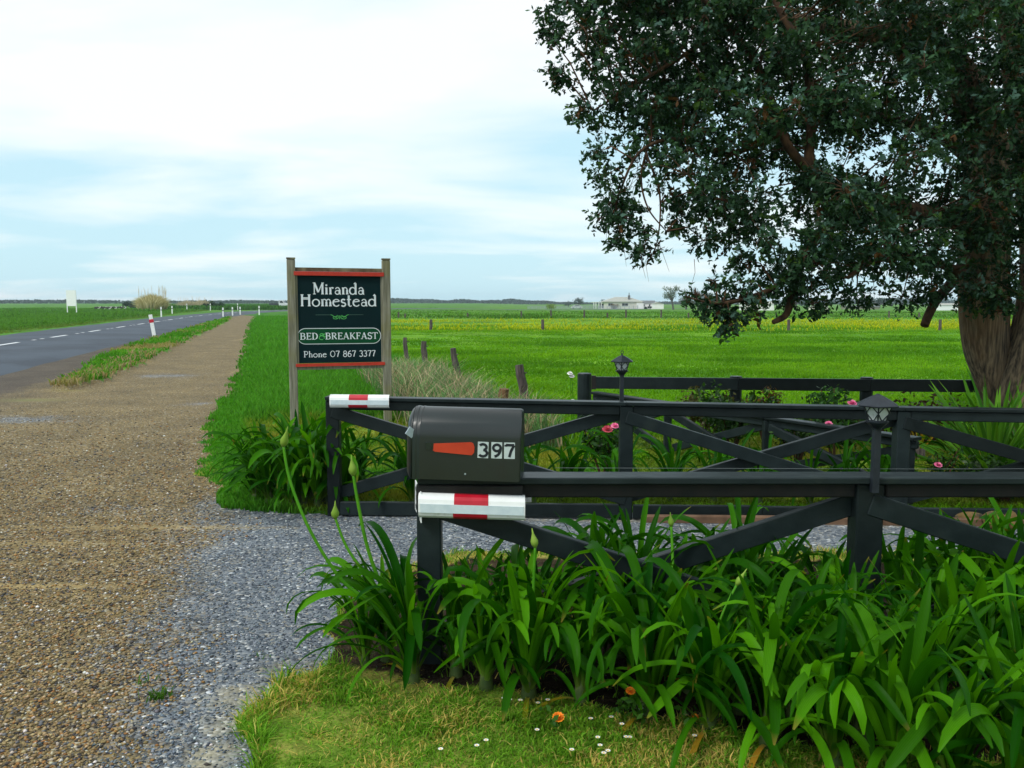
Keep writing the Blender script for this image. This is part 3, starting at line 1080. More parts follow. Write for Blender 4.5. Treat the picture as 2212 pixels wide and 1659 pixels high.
# dry rank grass along the old fence line
n_ = 6500
Y = 9.4 + rng.random(n_) ** 1.1 * 8.5
X = oldline(Y) + .15 - rng.random(n_) * 1.35 - .25 + (rng.random(n_) - .5) * .4
k = (X > -2.9) & (zone_of(X, Y) != Z_GARDEN)
X, Y = X[k], Y[k]
c = cvar(np.tile((.40, .33, .20), (len(X), 1)), .4)
gr = rng.random((len(X), 1)) < .52
c = np.where(gr, cvar(np.tile((.12, .26, .08), (len(X), 1)), .35), c)
hh = .30 + .42 * rng.random(len(X)) * (.5 + fbm(X * 1.2, Y * .9, 3))
blades('dry_grass', X, Y, hh, .011 + .006 * rng.random(len(X)), c * .75, c * 1.2, M['dry'], lean=.55)
# few weeds in the gravel
for (px, py, n_, hh) in ((343, 1503, 60, .045), (318, 1470, 14, .04), (560, 1420, 10, .03)):
    g = G(px, py)
    X = g.x + rng.normal(0, .022, n_); Y = g.y + rng.normal(0, .02, n_)
    c = cvar(np.tile((.06, .16, .015), (n_, 1)), .3)
    tag(blades('gravel_weed', X, Y, hh * (.5 + rng.random(n_)), np.full(n_, .006), c * .8, c, M['blade'], lean=.9, kind=None),
        {343: 'small green weed tuft alone in the gravel near the lawn corner', 318: 'tiny green weed sprout just behind the gravel weed tuft',
         560: 'sparse weed sprout at the dusty edge of the driveway'}[px], 'weed', 'weeds in the gravel')

# ------------------------------------------------------------------ loose stones
n_ = 90000
X, Y = fan(n_, 2.05, 13., -.64, .02, 1.05)
zz = zone_of(X, Y)
k = ((zz == Z_PATH) | (zz == Z_DRIVE)) & (rng.random(len(X)) < sstep(13., 4.5, Y) + .1)
X, Y = X[k], Y[k]
blue = np.zeros(len(X))
for ox in np.linspace(-.45, .45, 5):
    for oy in np.linspace(-.35, .35, 3):
        blue += inside(DRIVE, X + ox, Y + oy)
blue = blue / 15 + (fbm(X * 2.2, Y * 2.2, 4) - .5) * .9
isb = rng.random(len(X)) < sstep(.25, .75, blue)
keep = rng.random(len(X)) > blobs(X, Y, DUST) * .8 + isb * .25
X, Y, isb = X[keep], Y[keep], isb[keep]
n = len(X)
size = (1 + .05 * np.clip(Y - 5, 0, 8)) * np.where(isb, .0032 + .0046 * rng.random(n) ** 2, .0040 + .0070 * rng.random(n) ** 2)
pa = np.array([(.045, .04, .036), (.17, .127, .065), (.27, .19, .085), (.36, .27, .14), (.26, .13, .04), (.12, .12, .125), (.40, .36, .28), (.62, .60, .55)])
pb = np.array([(.04, .052, .068), (.09, .115, .145), (.15, .185, .22), (.21, .245, .275), (.26, .24, .19), (.55, .58, .6)])
ca = pa[rng.choice(8, n, p=[.13, .20, .20, .15, .10, .13, .07, .02])]
cb = pb[rng.choice(6, n, p=[.2, .28, .28, .15, .06, .03])]
c = cvar(np.where(isb[:, None], cb, ca), .25)
oct_ = np.array([(1, 0, 0), (0, 1, 0), (-1, 0, 0), (0, -1, 0), (0, 0, 1), (.2, .1, -1)], float)
Vs = oct_[None] * (1 + (rng.random((n, 6, 3)) - .5) * .7) * size[:, None, None] * np.array((1.25, .95, .62))
aa = rng.random(n) * 6.283
ca_, sa_ = np.cos(aa), np.sin(aa)
vx = Vs[..., 0] * ca_[:, None] - Vs[..., 1] * sa_[:, None]
vy = Vs[..., 0] * sa_[:, None] + Vs[..., 1] * ca_[:, None]
rel = ((fbm(X * 1.3, Y * 1.3, 4) - .5) * .05 + (fbm(X * .12, Y * .12, 3) - .5) * .10 * sstep(8, 30, np.hypot(X, Y))) * .45 - .012
Vs = np.stack([vx + X[:, None], vy + Y[:, None], Vs[..., 2] + (rel + size * .28)[:, None]], -1)
b = (np.arange(n) * 6)[:, None, None]
fo = np.array([(0, 1, 4), (1, 2, 4), (2, 3, 4), (3, 0, 4), (1, 0, 5), (2, 1, 5), (3, 2, 5), (0, 3, 5)])
npmesh('loose_gravel', Vs.reshape(-1, 3), [(b + fo[None]).reshape(-1, 3)], M['stone'], attrs={"col": np.repeat(c, 6, 0)}, kind='stuff')

# ------------------------------------------------------------------ lettering drawn as strokes
def arc(cx, cy, rx, ry, a0, a1, n=14):
    return [(cx + rx * math.cos(R(a0 + (a1 - a0) * i / n)), cy + ry * math.sin(R(a0 + (a1 - a0) * i / n))) for i in range(n + 1)]


def glyphs(T, t, sf):
    """stroke alphabet: glyph -> (advance, [(points, width)])"""
    g = {}
    base = lambda x, y=0, w=.11: ([(x - w, y), (x + w, y)], sf)
    fl = lambda x, y: ([(x - .10, y - .05), (x, y)], sf)
    def stem(x, h, w=T, foot=True):
        s_ = [([(x, 0), (x, h)], w)]
        if foot: s_.append(base(x, sf / 2))
        return s_
    g['M'] = (.96, stem(.14, 1, t) + stem(.80, 1, T) + [([(.14, 1), (.46, .18)], T), ([(.46, .18), (.80, 1)], t), base(.10, 1 - sf / 2, .08), base(.84, 1 - sf / 2, .08)])
    g['H'] = (.86, stem(.15, 1, T) + stem(.68, 1, T) + [([(.15, .70), (.68, .70)], t), ([(.15, .60), (.68, .60)], t * .8), base(.15, 1 - sf / 2), base(.68, 1 - sf / 2)])
    g['P'] = (.66, stem(.16, 1, T) + [([(.05, .97), (.3, .97)] + arc(.33, .70, .25, .27, 90, -90) + [(.16, .43)], t)])
    g['i'] = (.30, stem(.14, .58) + [fl(.14, .58), (arc(.14, .77, .03, .03, 0, 360, 8), T * .7)])
    g['r'] = (.44, stem(.14, .58) + [fl(.14, .58), (arc(.29, .40, .15, .18, 180, 70), t), ([(.33, .56), (.38, .50)], T * .9)])
    g['a'] = (.56, [([(.42, 0.02), (.42, .40)], T), (arc(.26, .40, .16, .18, 0, 165), t), (arc(.24, .17, .17, .16, 20, 360), t), ([(.42, .06), (.52, .0)], t)])
    g['n'] = (.60, stem(.14, .58) + stem(.46, .38) + [fl(.14, .58), (arc(.30, .38, .16, .20, 180, 0), t)])
    g['m'] = (.88, stem(.14, .58) + stem(.44, .38) + stem(.74, .38) + [fl(.14, .58), (arc(.29, .38, .15, .20, 180, 0), t), (arc(.59, .38, .15, .20, 180, 0), t)])
    g['d'] = (.70, [(arc(.29, .30, .24, .29, 0, 360, 22), t * 1.1), (arc(.29, .30, .24, .29, 120, 240, 10), T * .8), ([(.54, 0), (.54, .95)], T), ([(.40, .88), (.54, 1.02)], t), ([(.54, .03), (.63, .03)], t)])
    g['o'] = (.64, [(arc(.31, .29, .26, .29, 0, 360, 22), t * 1.1), (arc(.31, .29, .26, .29, 130, 230, 10), T * .7), (arc(.31, .29, .26, .29, -50, 50, 10), T * .7)])
    g['e'] = (.60, [(arc(.30, .29, .25, .29, 25, 325, 20), t), (arc(.30, .29, .25, .29, 130, 240, 10), T * .8), ([(.07, .36), (.52, .42)], t)])
    g['s'] = (.44, [(arc(.21, .44, .14, .14, 30, 230, 12) + arc(.21, .15, .16, .15, 70, -150, 14), T * .75)])
    g['t'] = (.44, [([(.17, .08), (.17, .92)], T), ([(.03, .56), (.34, .56)], t), (arc(.28, .1, .11, .1, 190, 330, 8), t)])
    g['h'] = (.60, stem(.14, 1.0) + stem(.46, .38) + [fl(.14, 1.0), (arc(.30, .38, .16, .20, 180, 0), t)])
    g['c'] = (.54, [(arc(.30, .29, .24, .29, 45, 320, 18), t), (arc(.30, .29, .24, .29, 130, 240, 10), T * .8)])
    # figures
    g['0'] = (.74, [(arc(.35, .5, .30, .48, 0, 360, 24), t), (arc(.35, .5, .30, .48, 120, 240, 12), T * .8)])
    g['7'] = (.56, [([(.06, .96), (.50, .96)], max(t, T * .75)), ([(.50, .96), (.34, .5), (.25, .0)], T), ([(.06, .98), (.06, .84)], t)])
    g['8'] = (.60, [(arc(.29, .74, .19, .23, 0, 360, 18), max(t, T * .8)), (arc(.29, .26, .23, .26, 0, 360, 18), max(t, T * .8))])
    g['6'] = (.60, [(arc(.29, .27, .22, .26, 0, 360, 18), max(t, T * .8)), (arc(.48, .30, .41, .66, 95, 175, 10), T)])
    g['3'] = (.56, [(arc(.25, .74, .19, .23, 150, -80, 14), max(t, T * .85)), (arc(.25, .26, .22, .26, 85, -150, 16), max(t, T * .9))])
    g['9'] = (.60, [(arc(.29, .71, .21, .26, 0, 360, 18), T), (arc(.12, .70, .38, .68, -85, 0, 10), T)])
    # heavy capitals
    g['B'] = (.66, stem(.15, 1, T, False) + [([(.03, .965), (.32, .965)] + arc(.33, .75, .20, .215, 90, -90) + [(.15, .53)], t),
                                          ([(.15, .53), (.34, .53)] + arc(.35, .28, .23, .25, 90, -90) + [(.03, .035)], t),
                                          (arc(.33, .75, .18, .2, 50, -50, 8), T * .9), (arc(.35, .28, .21, .24, 50, -50, 8), T * .9)])
    g['E'] = (.60, stem(.15, 1, T, False) + [([(.03, .965), (.52, .965)], t), ([(.52, 1), (.52, .80)], t), ([(.15, .52), (.42, .52)], t), ([(.42, .62), (.42, .42)], t),
                                         ([(.03, .035), (.54, .035)], t), ([(.54, 0), (.54, .2)], t)])
    g['D'] = (.72, stem(.15, 1, T, False) + [([(.03, .965), (.3, .965)] + arc(.3, .5, .32, .465, 90, -90) + [(.03, .035)], t), (arc(.3, .5, .30, .46, 55, -55, 10), T)])
    g['R'] = (.70, stem(.15, 1, T) + [([(.03, .965), (.32, .965)] + arc(.33, .74, .21, .225, 90, -90) + [(.15, .515)], t), (arc(.33, .74, .19, .2, 50, -50, 8), T * .9),
                                     ([(.32, .5), (.60, .02)], T)])
    g['A'] = (.74, [([(.10, 0), (.36, 1)], t), ([(.36, 1), (.62, 0)], T), ([(.2, .33), (.53, .33)], t), base(.10, sf / 2), base(.63, sf / 2)])
    g['K'] = (.72, stem(.15, 1, T) + [([(.56, .97), (.2, .45)], t), ([(.29, .56), (.60, .02)], T), base(.15, 1 - sf / 2), base(.57, 1 - sf / 2, .08), base(.62, sf / 2, .08)])
    g['F'] = (.56, stem(.15, 1, T) + [([(.03, .965), (.50, .965)], t), ([(.50, 1), (.50, .78)], t), ([(.15, .52), (.40, .52)], t), ([(.40, .62), (.40, .42)], t)])
    g['S'] = (.56, [(arc(.27, .74, .19, .225, 20, 235, 14) + arc(.27, .26, .21, .25, 65, -165, 16), T * .85), ([(.46, .98), (.46, .76)], t), ([(.06, .02), (.06, .24)], t)])
    g['T'] = (.64, stem(.31, 1, T) + [([(.03, .965), (.59, .965)], t), ([(.03, 1), (.03, .78)], t), ([(.59, 1), (.59, .78)], t)])
    g['&'] = (.74, [(arc(.32, .26, .26, .26, -30, 300, 16), t), (arc(.33, .66, .18, .17, -60, 240, 14), t), ([(.20, .52), (.64, .80)], t), ([(.64, .80), (.70, .66)], t), (arc(.42, .3, .3, .2, 90, 10, 8), t)])
    g[' '] = (.40, [])
    return g


def ribbon(pts, w):
    """flat stroke with mitred joints -> (verts 2-D, quads)"""
    pts = [p for i, p in enumerate(pts) if i == 0 or math.dist(p, pts[i - 1]) > 1e-6]
    vs, n = [], len(pts)
    for i, p in enumerate(pts):
        a, b = pts[max(i - 1, 0)], pts[min(i + 1, n - 1)]
        if i == 0 and math.dist(pts[0], pts[-1]) < 1e-4 and n > 3: a = pts[-2]
        if i == n - 1 and math.dist(pts[0], pts[-1]) < 1e-4 and n > 3: b = pts[1]
        dx, dy = b[0] - a[0], b[1] - a[1]
        l = math.hypot(dx, dy) or 1
        vs += [(p[0] - dy / l * w / 2, p[1] + dx / l * w / 2), (p[0] + dy / l * w / 2, p[1] - dx / l * w / 2)]
    return vs, [(2 * i, 2 * i + 1, 2 * i + 3, 2 * i + 2) for i in range(n - 1)]


def write(mb, text, gl, o, ax, ay, nrm, width, height, gap=0.0, th=.0015):
    """lay text in a width x height box at o; strokes stand th proud of the surface"""
    o, ax, ay, nrm = Vector(o), Vector(ax), Vector(ay), Vector(nrm)
    tot = sum(gl[c][0] + gap for c in text) - gap
    kx, x, k = width / tot, 0, 0
    for c in text:
        adv, strokes = gl[c]
        for pts, w in strokes:
            vs, fs = ribbon([(px * kx / height, py) for px, py in pts], w)
            k += 1
            lift = th + (k % 7) * .00012
            v3 = [o + ax * (x * kx + vx * height) + ay * (vy * height) + nrm * lift for vx, vy in vs]
            mb.add(v3, fs)
        x += adv + gap
    return mb


FINE = glyphs(.165, .085, .065)
THIN = glyphs(.14, .09, .06)
BOLD = glyphs(.17, .085, .075)
BLOCK = glyphs(.21, .21, .1)

# ------------------------------------------------------------------ roadside sign
sg = thing('roadside_sign', 'dark green bed and breakfast sign between two weathered grey timber posts on the grass verge', 'sign', G(631, 920))
base = G(631, 920)
DL = base.y
YAW = R(15)
sx = Vector((math.cos(YAW), math.sin(YAW), 0))
sn = Vector((math.sin(YAW), -math.cos(YAW), 0))
up = Vector((0, 0, 1))
# where a view ray meets the plane of the sign
p_ref = P(631, 690, DL)


def onsign(x, y):
    d = Vector(ray(x, y))
    c = Vector((0, 0, CAMZ))
    t = (p_ref - c).dot(sn) / d.dot(sn)
    return c + d * t


pl, pr = onsign(631, 690), onsign(835, 690)
zt, zt2 = onsign(630, 560).z, onsign(835, 562).z
wp = .105
for (q, z1, nm) in ((pl, zt, 0), (pr, zt2, 1)):
    mb = MB().beam((q.x, q.y, -.1), (q.x, q.y, z1), wp, wp * .85, up=tuple(sn), ch=.008)
    mb.build('post', M['sign_wood'], sg)
    MB().box((q.x, q.y, z1 + .012), (wp * 1.06, wp * .95, .018), (0, 0, YAW)).build('post_cap', M['sign_plank'], sg)
# face panel
a, b_ = onsign(641, 783), onsign(825.5, 783)
zb, ztp = onsign(735, 783).z, onsign(735, 595).z
mid = (a + b_) / 2
wid = (b_ - a).length
hei = ztp - zb
fo = sn * .018
panel = MB().box((mid.x + fo.x * .5, mid.y + fo.y * .5, (zb + ztp) / 2), (wid, .016, hei), (0, 0, YAW)).build('sign_panel', M['sign_face'], sg)
span = (pr - pl).length - wp
cc = (pl + pr) / 2
for (y0, y1, m, nm, off, wd) in ((579, 587, 'sign_plank', 'top_plank', .0, .045), (587.5, 596, 'red_dull', 'red_batten', .035, .03),
                             (783.5, 790, 'red_dull', 'red_batten', .035, .03), (790.5, 797, 'sign_wood', 'bottom_plank', .0, .045)):
    z1, z0 = onsign(735, y0).z, onsign(735, y1).z
    ln2 = span - .002 if off == 0 else span + .04
    MB().box((cc.x + sn.x * off, cc.y + sn.y * off, (z0 + z1) / 2), (ln2, wd, z1 - z0), (0, .006 if y0 < 700 else -.004, YAW)).build(nm, M[m], sg)
for q, s in ((pl, 1), (pr, -1)):
    c = q + sx * s * (wp / 2 + .012)
    MB().box((c.x + sn.x * .01, c.y + sn.y * .01, (zb + ztp) / 2), (.022, .03, hei), (0, 0, YAW)).build('side_batten', M['sign_wood'], sg)
so = a + fo * .5 + sn * .008
so = Vector((so.x, so.y, zb))


def SU(x, y):                                # crop position on the face -> offsets
    return (x - 330) / 1085 * wid, (1470 - y) / 1095 * hei


def sign_text(name, text, gl, x0, x1, yb, yt, m, gap=0.02, parent=None, th=.0012):
    u0, v0 = SU(x0, yb)
    u1, v1 = SU(x1, yt)
    tot = sum(gl[c][0] + gap for c in text) - gap
    at_ = 0
    for word in text.split(' '):             # every word is a piece of its own
        wl = sum(gl[c][0] + gap for c in word) - gap
        ww = (u1 - u0) * wl / tot
        write(MB(), word, gl, so + sx * (u0 + (u1 - u0) * at_ / tot) + up * v0, sx, up, sn, ww, v1 - v0, gap, th).build(name, M[m], parent or panel)
        at_ += wl + gap * 2 + gl[' '][0]


sign_text('lettering', 'Miranda', FINE, 545, 1200, 612, 465, 'sign_white')
sign_text('lettering', 'Homestead', FINE, 388, 1358, 760, 612, 'sign_white')
sign_text('lettering', 'Phone 07 867 3377', THIN, 416, 1330, 1397, 1320, 'sign_white')


def stadium(x0, x1, y0, y1):
    (u0, v0), (u1, v1) = SU(x0, y1), SU(x1, y0)
    r = (v1 - v0) / 2
    cy = (v0 + v1) / 2
    return arc(u1 - r, cy, r, r, -90, 90, 14) + arc(u0 + r, cy, r, r, 90, 270, 14)


MB().prism(stadium(343, 1403, 1033, 1235), so, sx, up, .0012).build('oval_border', M['sign_white'], panel)
MB().prism(stadium(351, 1395, 1041, 1227), so + sn * .0006, sx, up, .0016).build('oval_ground', M['sign_green'], panel)
sign_text('lettering', 'BED', BOLD, 375, 605, 1175, 1092, 'sign_white', th=.0032)
sign_text('lettering', '&', THIN, 608, 700, 1178, 1085, 'sign_orn', th=.0032)
sign_text('lettering', 'BREAKFAST', BOLD, 692, 1362, 1175, 1092, 'sign_white', th=.0032)
for x0, x1 in ((575, 760), (995, 1180)):
    mb = MB()
    (u0, v0), (u1, _) = SU(x0, 868), SU(x1, 868)
    vs, fs = ribbon([(u0, v0), ((u0 + u1) / 2, v0 + .001), (u1, v0)], .004)
    mb.add([so + sx * x + up * y + sn * .0012 for x, y in vs], fs)
    mb.build('ornament_line', M['sign_line'], panel)
mb = MB()
uc, vc = SU(878, 900)
for s in (-1, 1):
    for pts, w in (([(s * .115, .034)] + [(s * (.095 - .05 * i / 8), .03 - .03 * math.sin(i / 8 * 1.5)) for i in range(9)], .007),
                   (arc(s * .05, -.004, .034, .017, 0, 360, 14), .006), (arc(s * .028, .006, .016, .02, 0, 300, 10), .005)):
        vs, fs = ribbon(pts, w)
        mb.add([so + sx * (uc + x) + up * (vc + y) + sn * .0013 for x, y in vs], fs)
vs, fs = ribbon([(0, .024), (0, -.024)], .008)
mb.add([so + sx * (uc + x) + up * (vc + y) + sn * .0015 for x, y in vs], fs)
mb.build('scroll_ornament', M['sign_orn'], panel)


# ------------------------------------------------------------------ cross-braced fences
def striped_marker(fence, p0, p1, H, red_a, red_b, out=(0, -1, 0)):
    """white half-round road marker with a flat reflective strip and red bands, fixed along a rail"""
    p0, p1 = Vector(p0), Vector(p1)
    out = Vector(out)
    d = p1 - p0
    prof = [(.0, .5), (.022, .49), (.038, .42), (.046, .30), (.050, .13), (.050, -.22), (.044, -.36), (.030, -.46), (.010, -.5), (.0, -.5)]
    def skin(a, b, lo, hi, lift):
        mb = MB()
        pr_ = [q for q in prof[lo:hi]]
        vs = []
        for t in (a, b):
            for (y, z) in pr_:
                vs.append(p0 + d * t + out * (y + lift) + up * (z * H))
            for (y, z) in pr_[::-1]:
                vs.append(p0 + d * t + out * (y + lift - .003) + up * (z * H))
        n = len(pr_) * 2
        mb.add(vs, [(i, (i + 1) % n, (i + 1) % n + n, i + n) for i in range(n)] + [tuple(range(n)), tuple(range(n, 2 * n))[::-1]])
        return mb
    shell = skin(0, 1, 0, 10, 0).build('striped_marker', M['white'], fence)
    skin(.02, .985, 4, 6, .0025).build('reflective_strip', M['strip'], shell)
    skin(red_a, red_b, 0, 5, .002).build('red_band', M['red'], shell)
    skin(red_a - .01, red_b - .01, 5, 9, .002).build('red_band', M['red'], shell)
    return shell


def brace_x(fence, a, b, zt, zb_, w=.045, h=.085, name='brace'):
    """crossed braces between two post positions (x, y)"""
    off = .012
    MB().beam((a[0], a[1] - off - w / 2, zt), (b[0], b[1] - off - w / 2, zb_), w, h, ch=.004).build(name, M['fence'], fence)
    MB().beam((a[0], a[1] + off + w / 2, zb_), (b[0], b[1] + off + w / 2, zt), w, h, ch=.004).build(name, M['fence'], fence)


# the near fence, mailbox at its end
DN = 3.8
near = thing('braced_fence', 'dark grey cross-braced fence nearest the camera, rising out of the strap-leaf bed', 'fence', (P(928, 1180, DN).x, DN, 0))
n_posts = [P(929, 1180, DN).x, P(1868, 1140, DN).x]
n_posts.append(n_posts[1] * 2 - n_posts[0])
zr = P(1500, 1019, DN + .07).z             # rail cap top
x_end, x_far = P(904, 1030, DN).x, n_posts[2] + .4
for i, px in enumerate(n_posts):
    MB().beam((px, DN, -.15), (px, DN, zr - .030), .105 if i == 0 else .118, .105, up=(0, 1, 0)).build('post', M['fence'], near)
ends = [x_end, n_posts[1] + .02, x_far]
for a0, a1 in zip(ends[:-1], ends[1:]):
    MB().beam((a0 + .002, DN, zr - .015), (a1 - .002, DN, zr - .015 + .001), .142, .03, ch=.005).build('rail_cap', M['fence'], near)
    MB().beam((a0 + .06, DN - .001, zr - .064), (a1 - .06, DN - .001, zr - .064), .042, .066).build('rail', M['fence_shade'], near)
for a0, a1 in zip(n_posts[:-1], n_posts[1:]):
    brace_x(near, (a0, DN), (a1, DN), zr - .12, .10, h=.095)
MB().beam((x_end, DN - .062, zr - .072), (P(1128, 1048, DN).x, DN - .062, zr - .075), .03, .080, ch=.003).build('end_board', M['fence_shade'], near)
q0, q1 = P(906, 1089, DN - .07), P(1134, 1096, DN - .07)
striped_marker(near, q0 + Vector((0, .0, 0)), q1, .108, .335, .655)
# the same kind of marker on the driveway side
q0, q1 = P(925, 1050, DN + .09), P(1148, 1054, DN + .09)
striped_marker(near, (q0.x, DN + .076, q0.z - .030), (q1.x, DN + .076, q0.z - .020), .10, .40, .68, out=(0, 1, 0))
# end plate with the number, seen edge-on
pt0, pt1 = P(896.5, 1037, DN + .16), P(908.5, 1067, DN - .10)
pb0, pb1 = P(896.5, 1099, DN + .16), P(909, 1130, DN - .10)
axp = (pt1 - pt0); axp.z = 0
npl = axp.cross(up).normalized()
if npl.x > 0: npl = -npl
pbh = (pt0.z - pb0.z)
vb = [pb0, Vector((pb1.x, pb1.y, pb0.z)), Vector((pt1.x, pt1.y, pt0.z)), pt0]
mb = MB().add([q for q in vb] + [q - npl * .004 for q in vb], [(0, 1, 2, 3), (7, 6, 5, 4), (0, 4, 5, 1), (1, 5, 6, 2), (2, 6, 7, 3), (3, 7, 4, 0)])
plate = mb.build('number_plate', M['white'], near)
write(MB(), '397', BLOCK, pb0 + axp * .14 + up * pbh * .16, axp.normalized(), up, npl, axp.length * .74, pbh * .68, .05, .001).build('lettering', M['digit'], plate)
# thin wire a little above the cap
for a0, a1 in ((n_posts[0] + .55, n_posts[2]),):
    MB().tube([(a0, DN + .02, zr + .027), ((a0 + a1) / 2, DN + .02, zr + .022), (a1, DN + .02, zr + .026)], .0006, 4).build('wire', M['wire'], near)

# the fence across the driveway
DF = G(725, 1108).y
far = thing('braced_fence', 'dark grey cross-braced fence across the driveway, white-red marker on its rail end', 'fence', (P(722, 1000, DF).x, DF, 0))
def fy_(x):                                  # it comes slightly nearer to the right
    return DF - .05 * (x + 1.3)
def zf(x):
    return .893 - .013 * (x + 1.3)
f_posts = [P(722, 1000, DF).x, P(1347, 1000, DF).x, P(1938, 960, DF - .15).x]
f_posts += [f_posts[2] + 2.1, f_posts[2] + 4.2]
for px in f_posts:
    MB().beam((px, fy_(px), -.12), (px, fy_(px), zf(px) - .028), .097, .097, up=(0, 1, 0)).build('post', M['fence'], far)
for a0, a1 in zip([f_posts[0] - .05] + f_posts[1:4], f_posts[1:]):
    MB().beam((a0 + .001, fy_(a0), zf(a0) - .013), (a1 - .001, fy_(a1), zf(a1) - .013), .12, .026, ch=.004).build('rail_cap', M['fence'], far)
    MB().beam((a0 + .05, fy_(a0) - .022, zf(a0) - .062), (a1 - .05, fy_(a1) - .022, zf(a1) - .062), .04, .070).build('rail', M['fence'], far)
for a0, a1 in zip(f_posts[:-1], f_posts[1:]):
    brace_x(far, (a0, fy_(a0)), (a1, fy_(a1)), zf(a0) - .11, .14, h=.092)
    for b0, b1 in ((a0 + .05, (a0 + a1) / 2), ((a0 + a1) / 2, a1 - .05)):
        MB().beam((b0 + .002, fy_(b0) - .055, .05), (b1 - .002, fy_(b1) - .055, .055), .035, .105).build('bottom_board', M['fence'], far)
q0, q1 = P(714.5, 866, DF - .08), P(842, 867, DF - .08)
striped_marker(far, q0, q1, .098, .325, .645)

# low fence running back through the garden
inn = thing('garden_fence', 'low dark braced fence running back through the rose garden to the corner post', 'fence', (3.12, 6.8, 0))
A0, A1 = Vector((3.14, 6.72, 0)), Vector((CORNER[0] + .06, CORNER[1] - .12, 0))
for t in (.02, .36, .68):
    q = A0.lerp(A1, t)
    MB().beam((q.x, q.y, -.1), (q.x, q.y, .52), .075, .075, up=(0, 1, 0)).build('post', M['fence'], inn)
ts_ = [0, .36, .68, .985]
for t0, t1 in zip(ts_[:-1], ts_[1:]):
    q, r_ = A0.lerp(A1, t0 + .002), A0.lerp(A1, t1 - .002)
    MB().beam((q.x, q.y, .545), (r_.x, r_.y, .545), .11, .028).build('rail_cap', M['fence'], inn)
    MB().beam((q.x, q.y, .497), (r_.x, r_.y, .497), .04, .064).build('rail', M['fence'], inn)
    q, r_ = A0.lerp(A1, t0 + .015), A0.lerp(A1, t1 - .015)
    sd_ = (r_ - q).cross(up).normalized() * .034
    MB().beam((q.x + sd_.x, q.y + sd_.y, .46), (r_.x + sd_.x, r_.y + sd_.y, .08), .042, .08).build('brace', M['fence'], inn)
    MB().beam((q.x - sd_.x, q.y - sd_.y, .08), (r_.x - sd_.x, r_.y - sd_.y, .46), .042, .08).build('brace', M['fence'], inn)

# single-rail paddock fence behind the garden
bk = thing('paddock_fence', 'dark single-rail fence with round posts running from the thick corner post to the big tree', 'fence', (CORNER[0], CORNER[1], 0))
zc_ = P(1262, 806, CORNER[1]).z
MB().tube([(CORNER[0], CORNER[1], -.1), (CORNER[0], CORNER[1], zc_ - .01), (CORNER[0], CORNER[1], zc_)], [.083, .083, .076], 14).build('corner_post', M['fence'], bk, smooth=False)
def by_(x): return CORNER[1] - .10 * (x - CORNER[0])
zbk = P(1600, 815, by_(2.6)).z
xs_b = [P(1590, 840, by_(2.6)).x, P(1873, 840, by_(4.1)).x, P(2330, 840, by_(6.3)).x, 9.2]
for px in xs_b:
    MB().tube([(px, by_(px) + .02, -.1), (px, by_(px) + .02, zbk + .005), (px, by_(px) + .02, zbk + .012)], [.072, .072, .066], 12).build('post', M['fence'], bk)
pts_ = [CORNER[0] + .10] + xs_b
for a0, a1 in zip(pts_[:-1], pts_[1:]):
    MB().beam((a0 + .002, by_(a0) - .075, zbk - .07), (a1 - .002, by_(a1) - .075, zbk - .072), .045, .140).build('rail', M['fence'], bk)
MB().box((CORNER[0] + .10, CORNER[1] - .09, zbk - .068), (.05, .05, .16)).build('rail_bracket', M['fence_shade'], bk)

# ------------------------------------------------------------------ mailbox
mbx = thing('mailbox', 'dark green metal mailbox with an orange-red flag and number 397, on the fence rail end', 'mailbox', (P(1012, 1026, DN).x, DN - .02, zr))
LEN, WID, HT = .462, .235, .298
mc = Vector((P(1011.5, 1026, DN - .10).x, DN - .01, zr + .001))
mrot = Matrix.Rotation(R(-4.5), 3, 'Z') @ Matrix.Rotation(R(1.0), 3, 'Y')


def ML(x, y, z):                             # mailbox frame: x along, y depth, z up from its floor
    return mc + mrot @ Vector((x, y, z))


def mprofile(k=1.0, n=16):
    r = WID / 2
    s = [(-r, .0), (-r, HT - r)] + [(r * math.cos(R(180 - 180 * i / n)), HT - r + r * math.sin(R(180 * i / n))) for i in range(1, n)] + [(r, HT - r), (r, 0)]
    cy = HT * .46
    return [(y * k, cy + (z - cy) * k) for y, z in s]


def loft(mb, secs):
    n = len(secs[0][1])
    vs, fs = [], []
    for x, pr_ in secs:
        vs += [ML(x, y, z) for y, z in pr_]
    for k_ in range(len(secs) - 1):
        for i in range(n):
            j = (i + 1) % n
            fs.append((k_ * n + i, k_ * n + j, (k_ + 1) * n + j, (k_ + 1) * n + i))
    fs.append(tuple(range(n))[::-1])
    fs.append(tuple(range((len(secs) - 1) * n, len(secs) * n)))
    return mb.add(vs, fs)


h_ = LEN / 2
body = loft(MB(), [(-h_, mprofile(1.0)), (-h_ + .003, mprofile(1.012)), (-h_ + .016, mprofile(1.012)), (-h_ + .018, mprofile(1.0)), (-h_ + .026, mprofile(1.0)),
                   (-h_ + .028, mprofile(1.008)), (-h_ + .034, mprofile(1.008)), (-h_ + .036, mprofile(1.0)), (h_ - .012, mprofile(1.0)), (h_ - .004, mprofile(.985)), (h_, mprofile(.95))])
body = body.build('body', M['mailbox'], mbx)
for p_ in body.data.polygons: p_.use_smooth = len(p_.vertices) == 4
body.data.set_sharp_from_angle(angle=R(28))
loft(MB(), [(-h_ - .030, mprofile(.66)), (-h_ - .026, mprofile(.80)), (-h_ - .016, mprofile(.93)), (-h_ - .004, mprofile(1.0)), (-h_ - .0015, mprofile(1.0))]).build('door', M['mailbox'], mbx, smooth=True)
tabp = ML(-h_ - .006, -WID / 2 - .004, HT * .67)
